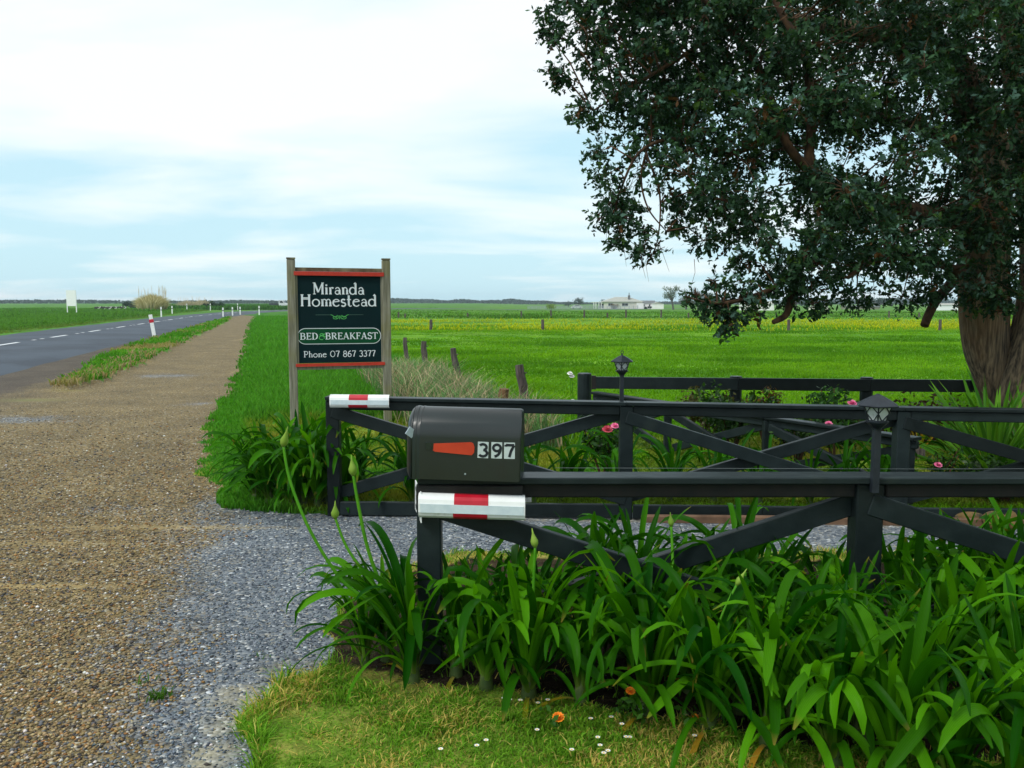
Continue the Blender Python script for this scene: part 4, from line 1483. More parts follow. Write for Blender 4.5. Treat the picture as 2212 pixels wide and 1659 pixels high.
MB().box(tabp, (.036, .006, .036), mrot @ Matrix.Rotation(R(38), 3, 'Z') @ Matrix.Rotation(R(36), 3, 'Y')).build('latch', M['latch'], mbx)
fw = -WID / 2


def mx_(px): return (px - 1011.5) / 237 * LEN
def mz_(py): return (1027 - py) / 160 * HT


fl = [(mx_(939), mz_(959)), (mx_(941), mz_(944)), (mx_(1022), mz_(938.5)), (mx_(1027), mz_(941)), (mx_(1030), mz_(949)), (mx_(1029), mz_(962)), (mx_(1024), mz_(968)), (mx_(944), mz_(962.5))]
mb = MB()
nn_ = len(fl)
vs = [ML(x, fw - .007, z) for x, z in fl] + [ML(x, fw - .002, z) for x, z in fl]
mb.add(vs, [tuple(range(nn_))[::-1], tuple(range(nn_, 2 * nn_))] + [(i, (i + 1) % nn_, (i + 1) % nn_ + nn_, i + nn_) for i in range(nn_)])
flag = mb.build('flag', M['flag'], mbx)
mb = MB().box(ML(mx_(932), fw - .003, mz_(950)), (.034, .008, .030), mrot)
mb.tube([ML(mx_(934), fw - .002, mz_(950)), ML(mx_(934), fw - .010, mz_(950))], .006, 10)
mb.build('flag_pivot', M['mailbox'], mbx)
for (x0, x1, ch, tl) in ((1036.7, 1060, '3', .02), (1066.3, 1089.6, '9', 0), (1094, 1117.4, '7', -.01)):
    tl_ = MB().box(ML(mx_((x0 + x1) / 2), fw - .0012, mz_(955.5)), (mx_(x1) - mx_(x0), .002, mz_(937) - mz_(974)), mrot @ Matrix.Rotation(tl, 3, 'Y')).build('number_tile', M['tile'], mbx)
    H_ = mz_(941.5) - mz_(970)
    write(MB(), ch, BLOCK, ML(mx_(x0 + 1.2), fw - .0022, mz_(970)), mrot @ Vector((1, 0, 0)), mrot @ Vector((0, 0, 1)), mrot @ Vector((0, -1, 0)),
          (mx_(x1) - mx_(x0)) * .98, H_, 0, .0008).build('digit', M['digit'], tl_)
MB().tube([ML(mx_(1010), fw + .001, mz_(1012)), ML(mx_(1010), fw - .002, mz_(1012))], .004, 8).build('rivet', M['latch'], mbx)
# ------------------------------------------------------------------ garden lamps
m_glass, t_, o_ = new_mat('frosted_lamp_pane')
gl_ = t_.nodes.new("ShaderNodeBsdfPrincipled")
gl_.inputs["Base Color"].default_value = (.72, .78, .80, 1)
gl_.inputs["Roughness"].default_value = .25
gl_.inputs["Transmission Weight"].default_value = .40
gl_.inputs["IOR"].default_value = 1.1
nz_ = t_.nodes.new("ShaderNodeTexNoise"); nz_.inputs["Scale"].default_value = 60
bp_ = t_.nodes.new("ShaderNodeBump"); bp_.inputs["Strength"].default_value = .25; bp_.inputs["Distance"].default_value = .004
t_.links.new(nz_.outputs["Fac"], bp_.inputs["Height"]); t_.links.new(bp_.outputs[0], gl_.inputs["Normal"])
t_.links.new(gl_.outputs[0], o_.inputs[0])


def lamp(x, y, z_foot, z_eave, label, ring=True, rot=0.):
    """hexagonal lantern on a thin pole"""
    t = thing('garden_lamp', label, 'lamp', (x, y, z_foot), 'lanterns on the fence posts')
    zb0 = z_eave - .074
    MB().box((x, y, (z_foot + zb0 - .02) / 2), (.029, .029, zb0 - .02 - z_foot)).build('pole', M['lamp_metal'], t)
    MB().lathe((x, y, zb0), [(.019, -.034), (.021, -.026), (.034, -.012), (.047, -.002), (.049, .004), (.040, .005)], 12).build('bowl', M['lamp_metal'], t, smooth=False)
    n = 6
    rb, rt = .040, .066
    mid_r = .046
    ring_b = [Vector((x + rb * math.cos(2 * math.pi * i / n + rot), y + rb * math.sin(2 * math.pi * i / n + rot), zb0 + .006)) for i in range(n)]
    ring_t = [Vector((x + rt * math.cos(2 * math.pi * i / n + rot), y + rt * math.sin(2 * math.pi * i / n + rot), z_eave)) for i in range(n)]
    for i in range(n):
        j = (i + 1) % n
        a, b, c, d = ring_b[i], ring_b[j], ring_t[j], ring_t[i]
        ctr = Vector((x, y, (zb0 + z_eave) / 2))
        ins = [q.lerp(Vector((x, y, q.z)), .06) for q in (a, b, c, d)]
        nrm = (b - a).cross(d - a).normalized()
        if nrm.dot(a - Vector((x, y, a.z))) > 0: nrm = -nrm
        mb = MB().add(ins + [q + nrm * .002 for q in ins], [(0, 1, 2, 3), (7, 6, 5, 4), (0, 4, 5, 1), (1, 5, 6, 2), (2, 6, 7, 3), (3, 7, 4, 0)])
        mb.build('pane', m_glass, t)
        # frame bar curving outwards and the diamond lattice
        m1 = a.lerp(d, .55); m1 = m1.lerp(Vector((x, y, m1.z)), .05)
        lat = MB().tube([a, m1, d], .0032, 5)
        ab, bc, cd, da = a.lerp(b, .5), b.lerp(c, .5), c.lerp(d, .5), d.lerp(a, .5)
        for u_, v_ in ((ab, bc), (bc, cd), (cd, da), (da, ab)):
            lat.tube([u_, v_], .0024, 4)
        lat.tube([a, b], .0034, 5)
        lat.tube([d, c], .0034, 5)
        lat.build('lattice', M['lamp_metal'], t)
    roof = [(.090, -.006), (.093, -.001), (.088, .003), (.055, .022), (.028, .036), (.010, .043), (.008, .046)]
    MB().lathe((x, y, z_eave), roof, n, rot).build('roof', M['lamp_metal'], t)
    if ring:
        mb = MB().tube([(x, y, z_eave + .046), (x, y, z_eave + .056)], .006, 6)
        mb.tube([(x + .009 * math.cos(2 * math.pi * i / 12), y, z_eave + .066 + .011 * math.sin(2 * math.pi * i / 12)) for i in range(13)], .0030, 5, caps=False)
        mb.build('hanging_ring', M['lamp_metal'], t)
    MB().lathe((x, y, zb0 + .01), [(.012, 0), (.016, .012), (.016, .04), (.006, .05)], 8).build('bulb', M['white'], t, smooth=True)
    return t


lx, ly = P(1880, 960, DN - .02).x, DN - .02
lamp(lx, ly - .06, zr - .06, P(1880, 874, ly - .06).z, 'black lantern with diamond lattice panes, nearest one, on the near fence post', ring=False, rot=R(12))
lx2 = P(1346, 820, fy_(.85)).x
lamp(lx2, fy_(lx2) + .075, zf(lx2) - .05, P(1346, 780, fy_(lx2) + .075).z, 'black lantern with ring on top, on the far driveway fence against the paddock', rot=R(20))

# ------------------------------------------------------------------ old paddock posts
def old_post(px, ytop, D, lean, w, label, m='old_wood', knots=True, dz=0.):
    top = P(px, ytop, D)
    b = Vector((top.x + lean, D + .02, -.05))
    n = 7
    pts = [b.lerp(top, i / (n - 1)) + Vector((random.uniform(-.012, .012), random.uniform(-.012, .012), 0)) * (0 < i < n - 1) for i in range(n)]
    j = [random.uniform(.82, 1.15) for _ in range(9)]
    mb = MB().tube(pts, [w * k for k in (.62, .58, .55, .52, .50, .49, .46)], 9, jit=lambda a, k: j[int(a * 9) % 9] * (1 + .08 * math.sin(k * 2.1 + a * 9)))
    if knots:
        for t in (.35, .86):
            q = b.lerp(top, t)
            mb.tube([q + Vector((w * .35, -.01, 0)), q + Vector((w * .75, -.02, .015))], [.016, .006], 6)
    return tag(mb.build('old_post', M[m]), label, 'post', 'old posts of the paddock fence line')


old_post(875, 729, 22, .06, .115, 'thin weathered post farthest along the old fence line, by the sign')
old_post(916, 737, 19, .03, .125, 'weathered post between the thin post and the lichen-topped leaning post')
old_post(978, 752, 15.2, .16, .105, 'leaning weathered post with rusty orange lichen on its top')
old_post(1121, 788, 11.6, .14, .115, 'thick knotty grey post leaning beside the reddish stump')
old_post(1090, 840, 10.9, .0, .14, 'short reddish-brown stump post just above the far fence rail', m='rust_wood', knots=False)

# ------------------------------------------------------------------ strap-leaf plants
def strap_mesh(name, m, Ln, W, a0, a1, kexp=1.6, fold=None, wave=0., n=15, blunt=.55, chan=.22, seed=0):
    """arching strap leaf growing from the origin, leaning towards +X; a0/a1 angles from upright at foot and tip"""
    r_ = random.Random(seed)
    pos = Vector((0, 0, 0))
    V, C = [], []
    tw0, tw1 = r_.uniform(-.25, .25), r_.uniform(-.8, .8)
    cut = .74 if blunt < .8 else .55
    for i in range(n):
        s_ = i / (n - 1)
        a = a0 + (a1 - a0) * s_ ** kexp
        if fold and s_ > fold[0]:
            a += fold[1] * min(1, (s_ - fold[0]) / .09)
        d = Vector((math.sin(a), 0, math.cos(a)))
        if i:
            pos = pos + d * (Ln / (n - 1)) + Vector((0, wave * math.sin(s_ * 3.1) * Ln / n, 0))
        wd = W * .90 * (.66 + .34 * min(1, s_ * 2.4)) * (1 if s_ < cut else (1 - ((s_ - cut) / (1.004 - cut)) ** 2.2) ** blunt)
        tw = tw0 + (tw1 - tw0) * s_
        nrm = Vector((-math.cos(a), 0, math.sin(a)))
        side = Vector((0, 1, 0)) * math.cos(tw) + nrm * math.sin(tw)
        n2 = side.cross(d)
        dip = chan * wd * (1 - s_ * .5)
        for t, lift in ((-1, dip), (-.5, dip * .28), (0, 0), (.5, dip * .28), (1, dip)):
            V.append(pos + side * wd / 2 * t - n2 * lift)
            C.append((s_, t * .5 + .5, 0))
    k_ = 5
    q = [(i * k_ + j, i * k_ + j + 1, (i + 1) * k_ + j + 1, (i + 1) * k_ + j) for i in range(n - 1) for j in range(k_ - 1)]
    return npmesh(name, np.array([tuple(v) for v in V]), [np.array(q)], m, smooth=True, attrs={"col": np.array(C, float)}, link=False)


LEAF = {}
for key, m in (('n', M['strap']), ('d', M['strap_dark'])):
    L_ = []
    for i in range(22):
        r_ = random.Random(100 + i)
        typ = i % 11
        if typ < 3:                          # upright
            L_.append((0, strap_mesh('leaf', m, r_.uniform(.50, .64), r_.uniform(.036, .048), r_.uniform(.0, .14), r_.uniform(.35, .9), 1.8, wave=r_.uniform(-.3, .3), seed=i)))
        elif typ < 7:                        # arching
            L_.append((1, strap_mesh('leaf', m, r_.uniform(.54, .74), r_.uniform(.036, .050), r_.uniform(.05, .25), r_.uniform(2.1, 3.0), r_.uniform(2.0, 3.2), wave=r_.uniform(-.4, .4), seed=i)))
        elif typ < 9:                        # kinked over
            L_.append((1, strap_mesh('leaf', m, r_.uniform(.50, .66), r_.uniform(.038, .050), r_.uniform(.05, .25), r_.uniform(.5, .9), 1.3, fold=(r_.uniform(.42, .66), r_.uniform(1.2, 2.0)), seed=i)))
        else:                                # low, spreading
            L_.append((2, strap_mesh('leaf', m, r_.uniform(.45, .62), r_.uniform(.034, .046), r_.uniform(.4, .65), r_.uniform(2.2, 2.9), 1.7, wave=r_.uniform(-.4, .4), seed=i)))
    LEAF[key] = L_
YELLOW = [strap_mesh('ageing_leaf', M['strap_yellow'], .36, .024, 1.0, 2.7, .8, blunt=.9, seed=71), strap_mesh('ageing_leaf', M['strap_yellow'], .30, .020, 1.3, 2.8, .7, blunt=.9, seed=72)]
MSHEATH = MB()
SHEATH = None


def strap_plant(x, y, n, size, label, group, key='n', bias=None, yellow=0, spread=1., z0=-.02, name='agapanthus_plant', tall=0.):
    global SHEATH
    t = thing(name, label, 'plant', (x, y, z0), group)
    if SHEATH is None:
        o = MB().lathe((x, y, z0), [(.030, -.02), (.034, .03), (.026, .09), (.017, .16), (.010, .19)], 9).build('leaf_base', M['strap_base'], t, smooth=True)
        SHEATH = o.data
    else:
        o = bpy.data.objects.new('leaf_base', SHEATH)
        col.objects.link(o); o.parent = t
        o.scale = (size, size, size)
    fam = LEAF[key]
    a_ = random.uniform(0, 6.28)
    for i in range(n):
        f_ = i / n
        want = 0 if f_ < .28 + tall else 1 if f_ < .82 else 2
        me = random.choice([m for k_, m in fam if k_ == want])
        a_ += 2.4 + random.uniform(-.35, .35)
        az = a_
        if bias is not None and random.random() < .35:
            az = bias + random.uniform(-.8, .8)
        o = bpy.data.objects.new('leaf', me)
        col.objects.link(o); o.parent = t
        k_ = size * random.uniform(.86, 1.12)
        o.scale = (k_ * spread, k_ * random.uniform(.74, .98), k_ * random.uniform(.94, 1.08))
        o.rotation_euler = (random.uniform(-.1, .1), random.uniform(-.08, .14), az)
        o.location = (math.cos(az) * .012, math.sin(az) * .012, .02 + random.uniform(0, .05))
    for i in range(yellow):
        o = bpy.data.objects.new('ageing_leaf', YELLOW[i % 2])
        col.objects.link(o); o.parent = t
        az = (bias if bias is not None else 0) + random.uniform(-1.2, 1.2)
        o.rotation_euler = (0, random.uniform(-.1, .2), az)
        o.location = (math.cos(az) * .02, math.sin(az) * .02, .03)
    return t


M['strap_base'] = mat('pale_leaf_base', (.035, .07, .012), (.08, .11, .03), scale=20, rough=.6)


def bud_stem(plant, pts, r0, bud_len=.075, bud_dir=None, fat=.017):
    """flower stalk with a closed pointed bud"""
    pts = [Vector(p) for p in pts]
    # smooth the path
    sm = []
    n = len(pts)
    for i in range(n - 1):
        p0, p1, p2, p3 = pts[max(i - 1, 0)], pts[i], pts[i + 1], pts[min(i + 2, n - 1)]
        for k_ in range(5):
            u = k_ / 5
            sm.append(.5 * ((2 * p1) + (p2 - p0) * u + (2 * p0 - 5 * p1 + 4 * p2 - p3) * u * u + (3 * p1 - p0 - 3 * p2 + p3) * u ** 3))
    sm.append(pts[-1])
    m_ = len(sm)
    st = MB().tube(sm, [r0 * (1 - .38 * i / m_) for i in range(m_)], 8).build('flower_stem', M['stem'], plant, smooth=True)
    d = (sm[-1] - sm[-2]).normalized() if bud_dir is None else Vector(bud_dir).normalized()
    q = sm[-1]
    MB().tube([q - d * .006, q + d * bud_len * .12, q + d * bud_len * .3, q + d * bud_len * .5, q + d * bud_len * .72, q + d * bud_len],
              [r0 * .7, fat * .9, fat, fat * .62, fat * .26, .0015], 9).build('flower_bud', M['bud'], st, smooth=True)


GN = 'strap-leaf plants in the bed under the near fence'
# front plants, each where its foot shows
front = [(892, 1475, 26, 1.05, 3.4, 2, 'broad green strap-leaf plant at the bed corner with three long budded stalks arching out'),
         (1142, 1508, 20, 1.0, -1.2, 2, 'strap-leaf plant at the lawn edge, a bud on a straight stalk rising past the brace'),
         (1400, 1545, 20, 1.12, -1.5, 1, 'tall upright strap-leaf plant with a broad folded leaf behind the orange marigolds'),
         (1255, 1515, 18, .95, -1.5, 1, None), (1530, 1580, 20, 1.0, -1.6, 1, None), (1660, 1612, 22, 1.05, -1.3, 3, 'strap-leaf plant at the lawn edge with bare leaf foot and long leaves reaching right'),
         (1800, 1655, 20, .98, -1.6, 2, None), (1930, 1690, 20, 1.0, -1.5, 2, None), (2060, 1720, 22, 1.0, -1.5, 1, None), (2190, 1745, 20, 1.0, -1.5, 1, None), (2310, 1760, 20, 1., -1.5, 0, None),
         (835, 1432, 14, .85, 3.0, 0, None), (985, 1462, 14, .92, -1.3, 1, None), (1050, 1490, 14, .95, -1.5, 0, None), (930, 1425, 12, .9, -1.5, 0, None),
         (790, 1440, 14, .72, 3.1, 0, 'small strap-leaf plant spreading over the gravel at the bed corner')]
COMMON = 'green strap-leaf plant in the front row of the bed, leaves hanging over the lawn'
placed = []
front_objs = {}
for (px, py, n, s_, b_, yl, lab) in front:
    g = G(px, py)
    placed.append((g.x, g.y))
    front_objs[px] = strap_plant(g.x, g.y, n + 8, s_, lab or COMMON, GN, bias=b_, yellow=yl) if px not in (930,) else strap_plant(g.x + .1, g.y, n, s_, COMMON, GN, bias=b_)
BEDP = POLY[Z_BED]
cand = 0
while cand < 5000 and len(placed) < 96:
    cand += 1
    x, y = random.uniform(-.55, 3.6), random.uniform(2.75, 4.55)
    if not inside(BEDP, np.array([x]), np.array([y]))[0] or not inside(BEDP, np.array([x]), np.array([y - .12]))[0]:
        continue
    if y > 3.92 and x < 1.95 and not (.40 < x < 1.20): continue
    if y > 3.92 and random.random() < .4: continue
    if x < -.12 and y > 3.72: continue
    if x < -.2 and y > 4.0: continue
    if any(abs(x - px) < .10 and abs(y - DN) < .12 for px in n_posts): continue
    if any((x - a) ** 2 + (y - b) ** 2 < .195 ** 2 for a, b in placed): continue
    placed.append((x, y))
    right = x > 1.7
    lab_ = ('green strap-leaf plant on the driveway side of the near fence rail' if y > DN + .1 else
            'green strap-leaf plant in the bed right of the near lantern post' if x > n_posts[1] + .1 else
            'green strap-leaf plant under the crossing braces, close against the near fence' if y > 3.35 else
            'green strap-leaf plant among those towards the lawn, left of the near lantern post')
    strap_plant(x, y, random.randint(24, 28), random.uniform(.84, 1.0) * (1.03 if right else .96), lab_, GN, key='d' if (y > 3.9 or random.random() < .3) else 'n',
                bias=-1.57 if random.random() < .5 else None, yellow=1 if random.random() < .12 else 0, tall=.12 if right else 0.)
# stalks
pA = front_objs[892]
bs = G(892, 1475)
SPT = P
bud_stem(pA, [bs + Vector((0, 0, .12)), SPT(812, 1312, 3.50), SPT(740, 1255, 3.47), SPT(672, 1150, 3.46), SPT(627, 1040, 3.5), SPT(612, 962, 3.52)], .0085, .085, SPT(622, 920, 3.5) - SPT(612, 962, 3.52))
bud_stem(pA, [bs + Vector((.01, 0, .12)), SPT(838, 1300, 3.55), SPT(792, 1245, 3.55), SPT(748, 1180, 3.56), SPT(724, 1118, 3.57)], .0085, .075, SPT(724, 1060, 3.55) - SPT(724, 1118, 3.57))
bud_stem(pA, [bs + Vector((.02, .02, .12)), SPT(835, 1290, 3.62), SPT(796, 1190, 3.62), SPT(774, 1090, 3.62), SPT(763, 1025, 3.63)], .0095, .085, SPT(757, 965, 3.62) - SPT(763, 1025, 3.63), fat=.018)
pB = front_objs[1142]
g = G(1142, 1508)
bud_stem(pB, [g + Vector((0, 0, .1)), SPT(1148, 1400, 3.45), SPT(1152, 1280, 3.45), SPT(1156, 1180, 3.46)], .008, .075, SPT(1148, 1135, 3.46) - SPT(1156, 1180, 3.46), fat=.016)
pC = front_objs[1400]
g = G(1440, 1500)
bud_stem(pC, [g + Vector((0, 0, .1)), SPT(1446, 1360, 3.6), SPT(1453, 1230, 3.75), SPT(1450, 1135, 3.82)], .009, .06, SPT(1446, 1085, 3.82) - SPT(1450, 1135, 3.82), fat=.014)
g = G(1530, 1580)
bud_stem(front_objs[1530], [g + Vector((0, 0, .1)), SPT(1545, 1420, 3.2), SPT(1556, 1340, 3.22), SPT(1592, 1262, 3.26)], .007, .07, SPT(1622, 1215, 3.27) - SPT(1592, 1262, 3.26), fat=.013)

# beyond the driveway, behind the far fence's bottom board
GF = 'strap-leaf plants along the far driveway fence'
CF = 'dark green strap-leaf plant behind the bottom board of the far driveway fence'
fp = [(575, 1100, 22, 1.05, 3.0, 'strap-leaf plant spilling onto the verge, outermost of the clump by the fence end'), (650, 1100, 20, 1.05, -1.6, 'strap-leaf plant under the grey sign post, left of the far fence end post'),
      (700, 1096, 22, 1.1, -1.4, 'strap-leaf plant hugging the end post of the far driveway fence'), (612, 1085, 24, 1.1, 2.9, None), (665, 1080, 24, 1.15, -1.6, None), (590, 1075, 20, 1.1, 2.6, None), (735, 1100, 20, 1.0, -1.5, None), (545, 1090, 18, .95, 3.1, None), (625, 1103, 22, 1.1, -1.8, None), (680, 1102, 22, 1.1, -1.6, None), (560, 1060, 20, 1.1, 2.9, None), (640, 1060, 22, 1.2, 2., None), (700, 1065, 22, 1.2, -1.6, None)]
for (px, py, n, s_, b_, lab) in fp:
    g = G(px, py)
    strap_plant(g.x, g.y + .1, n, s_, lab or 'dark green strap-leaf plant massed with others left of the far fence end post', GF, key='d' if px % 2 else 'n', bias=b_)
pl2 = []
for (x0, x1, y0, y1, cnt) in ((-1.75, -.65, 6.75, 7.5, 9), (-.6, 3.15, 6.78, 7.35, 22)):
    c_ = tries = 0
    while c_ < cnt and tries < 900:
        tries += 1
        x, y = random.uniform(x0, x1), random.uniform(y0, y1)
        if any((x - a) ** 2 + (y - b) ** 2 < .30 ** 2 for a, b in pl2): continue
        if any(abs(x - px) < .09 and y < 6.85 for px in f_posts): continue
        if 2.2 < x < 2.9 and y > 6.95: continue
        pl2.append((x, y)); c_ += 1
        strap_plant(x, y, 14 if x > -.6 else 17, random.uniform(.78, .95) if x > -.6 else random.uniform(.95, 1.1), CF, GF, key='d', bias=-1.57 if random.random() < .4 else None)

# ------------------------------------------------------------------ sword-leaf plants under the tree
SW = [strap_mesh('leaf', M['sword'], .86, .042, .05, .12 + .25 * (i % 3), 1.5, blunt=.95, chan=.3, n=9, seed=200 + i) for i in range(6)]
SWY = [strap_mesh('leaf', M['strap_yellow'], .55, .03, .05, .3, 1.5, blunt=.95, chan=.3, n=9, seed=300)]


def sword_plant(x, y, n, size, label, maxang=1.25, name='yucca_plant', meshes=SW):
    t = thing(name, label, 'plant', (x, y, 0), 'sword-leaf plants behind the far fence')
    MB().tube([(x, y, -.03), (x, y, .10), (x, y, .16)], [.06, .055, .02], 9).build('stump', M['old_wood'], t)
    for i in range(n):
        o = bpy.data.objects.new('leaf', random.choice(meshes))
        col.objects.link(o); o.parent = t
        f_ = (i + .5) / n
        ang = maxang * f_ ** .8
        az = i * 2.399 + random.uniform(-.3, .3)
        k_ = size * random.uniform(.85, 1.1)
        o.scale = (k_, k_, k_)
        o.rotation_euler = Euler((0, ang, az))
        o.location = (0, 0, .10 - .06 * f_)
    return t


g = P(2148, 1085, 7.15)
sword_plant(g.x, 7.2, 105, 1.08, 'large sword-leaf plant fanning up in front of the tree trunk')
sword_plant(P(2225, 1085, 7.6).x, 7.7, 60, 1.0, 'sword-leaf plant at the edge, behind the large one by the trunk')
sword_plant(P(1985, 1000, 8.9).x, 8.9, 9, .9, 'sparse plant with a few yellow spiky leaves on the garden lawn', maxang=.7, meshes=SWY)

# ------------------------------------------------------------------ leafy shrubs
def leaf_cloud(ctrs, rads, n, ls, ca, cb, m, name, parent, squash=.85, up_bias=.3, kind=None, aspect=.5):
    """many small leaves through a volume of overlapping balls"""
    ctrs, rads = np.array(ctrs, float), np.array(rads, float)
    k_ = rng.choice(len(ctrs), n, p=rads ** 2 / (rads ** 2).sum())
    d = rng.normal(size=(n, 3)); d /= np.linalg.norm(d, axis=1)[:, None]
    rad = rads[k_] * rng.random(n) ** .45
    p_ = ctrs[k_] + d * rad[:, None] * np.array((1, 1, squash))
    return leaf_quads(p_, d, ls, ca, cb, m, name, parent, up_bias, kind, aspect)


def leaf_quads(p_, d, ls, ca, cb, m, name, parent, up_bias=.3, kind=None, aspect=.5):
    n = len(p_)
    nrm = d + rng.normal(size=(n, 3)) * .7 + np.array((0, 0, up_bias)); nrm /= np.linalg.norm(nrm, axis=1)[:, None]
    a = rng.normal(size=(n, 3)); a -= nrm * (a * nrm).sum(1)[:, None]; a /= np.linalg.norm(a, axis=1)[:, None]
    b = np.cross(nrm, a)
    s_ = (ls * (.6 + .8 * rng.random(n)))[:, None]
    V = np.stack([p_ - a * s_, p_ + b * s_ * aspect - nrm * s_ * .12, p_ + a * s_, p_ - b * s_ * aspect - nrm * s_ * .12], 1)
    C = np.array(ca) + (np.array(cb) - np.array(ca)) * rng.random((n, 1)) ** 1.3
    C = np.repeat(cvar(C, .25), 4, 0)
    i = np.arange(n) * 4
    return npmesh(name, V.reshape(-1, 3), [np.stack([i, i + 1, i + 2, i + 3], -1)], m, parent=parent, attrs={"col": C}, kind=kind)


def flower(name, c, r, m, parent, n=9, d=(0, -.5, 1)):
    """cupped bloom of overlapping petals"""
    c = Vector(c)
    q = Vector(d).to_track_quat('Z', 'Y')
    mb = MB()
    for ring, (rr_, lift, k_) in enumerate(((1., .0, n), (.7, .35, n - 2), (.4, .55, n - 4))):
        for i in range(k_):
            a = 2 * math.pi * i / k_ + ring * .4
            e1 = Vector((math.cos(a), math.sin(a), 0)); e2 = Vector((-math.sin(a), math.cos(a), 0))
            w_ = r * rr_ * .55
            pts = [Vector((0, 0, 0)), e1 * r * rr_ * .6 + e2 * w_ + Vector((0, 0, r * (.15 + lift))), e1 * r * rr_ + Vector((0, 0, r * (.3 + lift))), e1 * r * rr_ * .6 - e2 * w_ + Vector((0, 0, r * (.15 + lift)))]
            mb.add([c + q @ p_ for p_ in pts], [(0, 1, 2, 3)])
    return mb.build(name, m, parent)


def bush(name, label, x, y, hgt_, rad, n, ls, ca, cb, flowers=(), group='roses and shrubs in the garden', cat='bush', stems=6, low=.25):
    t = thing(name, label, cat, (x, y, 0), group)
    mb = MB()
    ctr, rd = [], []
    for i in range(stems):
        a = 2 * math.pi * i / stems + random.uniform(-.4, .4)
        e_ = Vector((x + math.cos(a) * rad * random.uniform(.3, .8), y + math.sin(a) * rad * .8 * random.uniform(.3, .8), hgt_ * random.uniform(.6, 1)))
        mb.tube([(x, y, -.02), Vector((x, y, 0)).lerp(e_, .5) + Vector((random.uniform(-.04, .04), 0, .04)), e_], [.012, .008, .004], 5)
        ctr.append(tuple(Vector((x, y, 0)).lerp(e_, .9))); rd.append(rad * .40)
        ctr.append(tuple(Vector((x, y, hgt_ * low)).lerp(e_, .5))); rd.append(rad * .38)
    mb.build('stems', M['twig'], t)
    leaf_cloud(ctr, rd, n, ls, ca, cb, M['shrub'], 'foliage', t)
    for (fx, fy2, D, r_, m) in flowers:
        c = P(fx, fy2, D)
        MB().tube([(x + (c.x - x) * .6, y + (D - y) * .6, c.z * .55), (c.x, c.y, c.z - .01)], .004, 5).build('flower_stem', M['stem'], t)
        flower('flower', c, r_, M[m], t)
    return t


GA, GB = (.012, .045, .008), (.035, .11, .015)
RA, RB = (.06, .05, .012), (.14, .045, .02)
bush('rose_bush', 'pink rose bush with blooms beside the near lantern', P(1810, 960, 7.7).x, 7.75, .92, .36, 1500, .026, GA, GB,
     ((1840, 873, 7.7, .045, 'petal_pink'), (1836, 901, 7.6, .04, 'petal_pink'), (1790, 917, 7.5, .035, 'petal_pink')))
bush('rose_bush', 'dark leafy rose bush behind the cross of the far fence braces', P(1585, 930, 8.9).x, 8.95, .72, .5, 1500, .03, GA, (.05, .12, .02))
bush('rose_bush', 'rusty red-leaved rose bush at the foot of the round post', P(1530, 870, 10.0).x, 9.95, .58, .42, 900, .03, RA, (.09, .12, .02))
bush('rose_bush', 'bush with upright rust-coloured shoot beside the back rail', P(1650, 860, 10.0).x, 9.95, .62, .34, 600, .026, RA, (.22, .09, .02))
bush('rose_bush', 'crimson-flowered bush left of the far lantern post', P(1305, 960, 7.7).x, 7.7, .60, .3, 800, .026, GA, GB,
     ((1312, 930, 7.55, .05, 'petal_red'), (1328, 922, 7.6, .04, 'petal_pink')))
bush('rose_bush', 'low rose with a single pink bloom next to the sword-leaf plant', P(2045, 1040, 7.1).x, 7.15, .42, .2, 260, .02, GA, GB, ((2026, 1006, 7.05, .035, 'petal_pink'),))
bush('garden_shrub', 'dark shrub in shade under the sword-leaf plant behind the stones', P(2130, 1075, 6.95).x + .15, 6.95, .30, .42, 1300, .028, (.010, .03, .006), (.04, .10, .02))
bush('garden_shrub', 'brownish low growth on the ground below the tree', P(2010, 880, 9.9).x, 9.95, .42, .85, 900, .03, (.04, .022, .012), (.09, .05, .02), stems=9)
bush('garden_shrub', 'low brown-green cover beside the back rail under the tree', P(1800, 872, 10.1).x, 9.9, .40, .6, 900, .03, (.05, .035, .012), (.05, .12, .02), stems=9)
bush('garden_shrub', 'young leafy shrub with dark twigs right of the driveway fence crossing', P(1725, 990, 7.9).x, 7.95, .62, .30, 700, .026, (.014, .045, .008), (.05, .11, .02))
wt = thing('white_rose', 'thin white-flowered plant beside the thick garden corner post', 'flower', (P(1296, 900, 10).x, 10.05, 0), 'roses and shrubs in the garden')
for (fx, fy2) in ((1293, 806), (1297, 812), (1299, 866)):
    c = P(fx - 62, fy2 + 2, 10.0)
    MB().tube([(c.x + .04, 10.05, 0), (c.x + .02, 10.03, c.z * .6), c], .005, 5).build('flower_stem', M['stem'], wt)
    flower('flower', c, .035, M['petal_white'], wt)

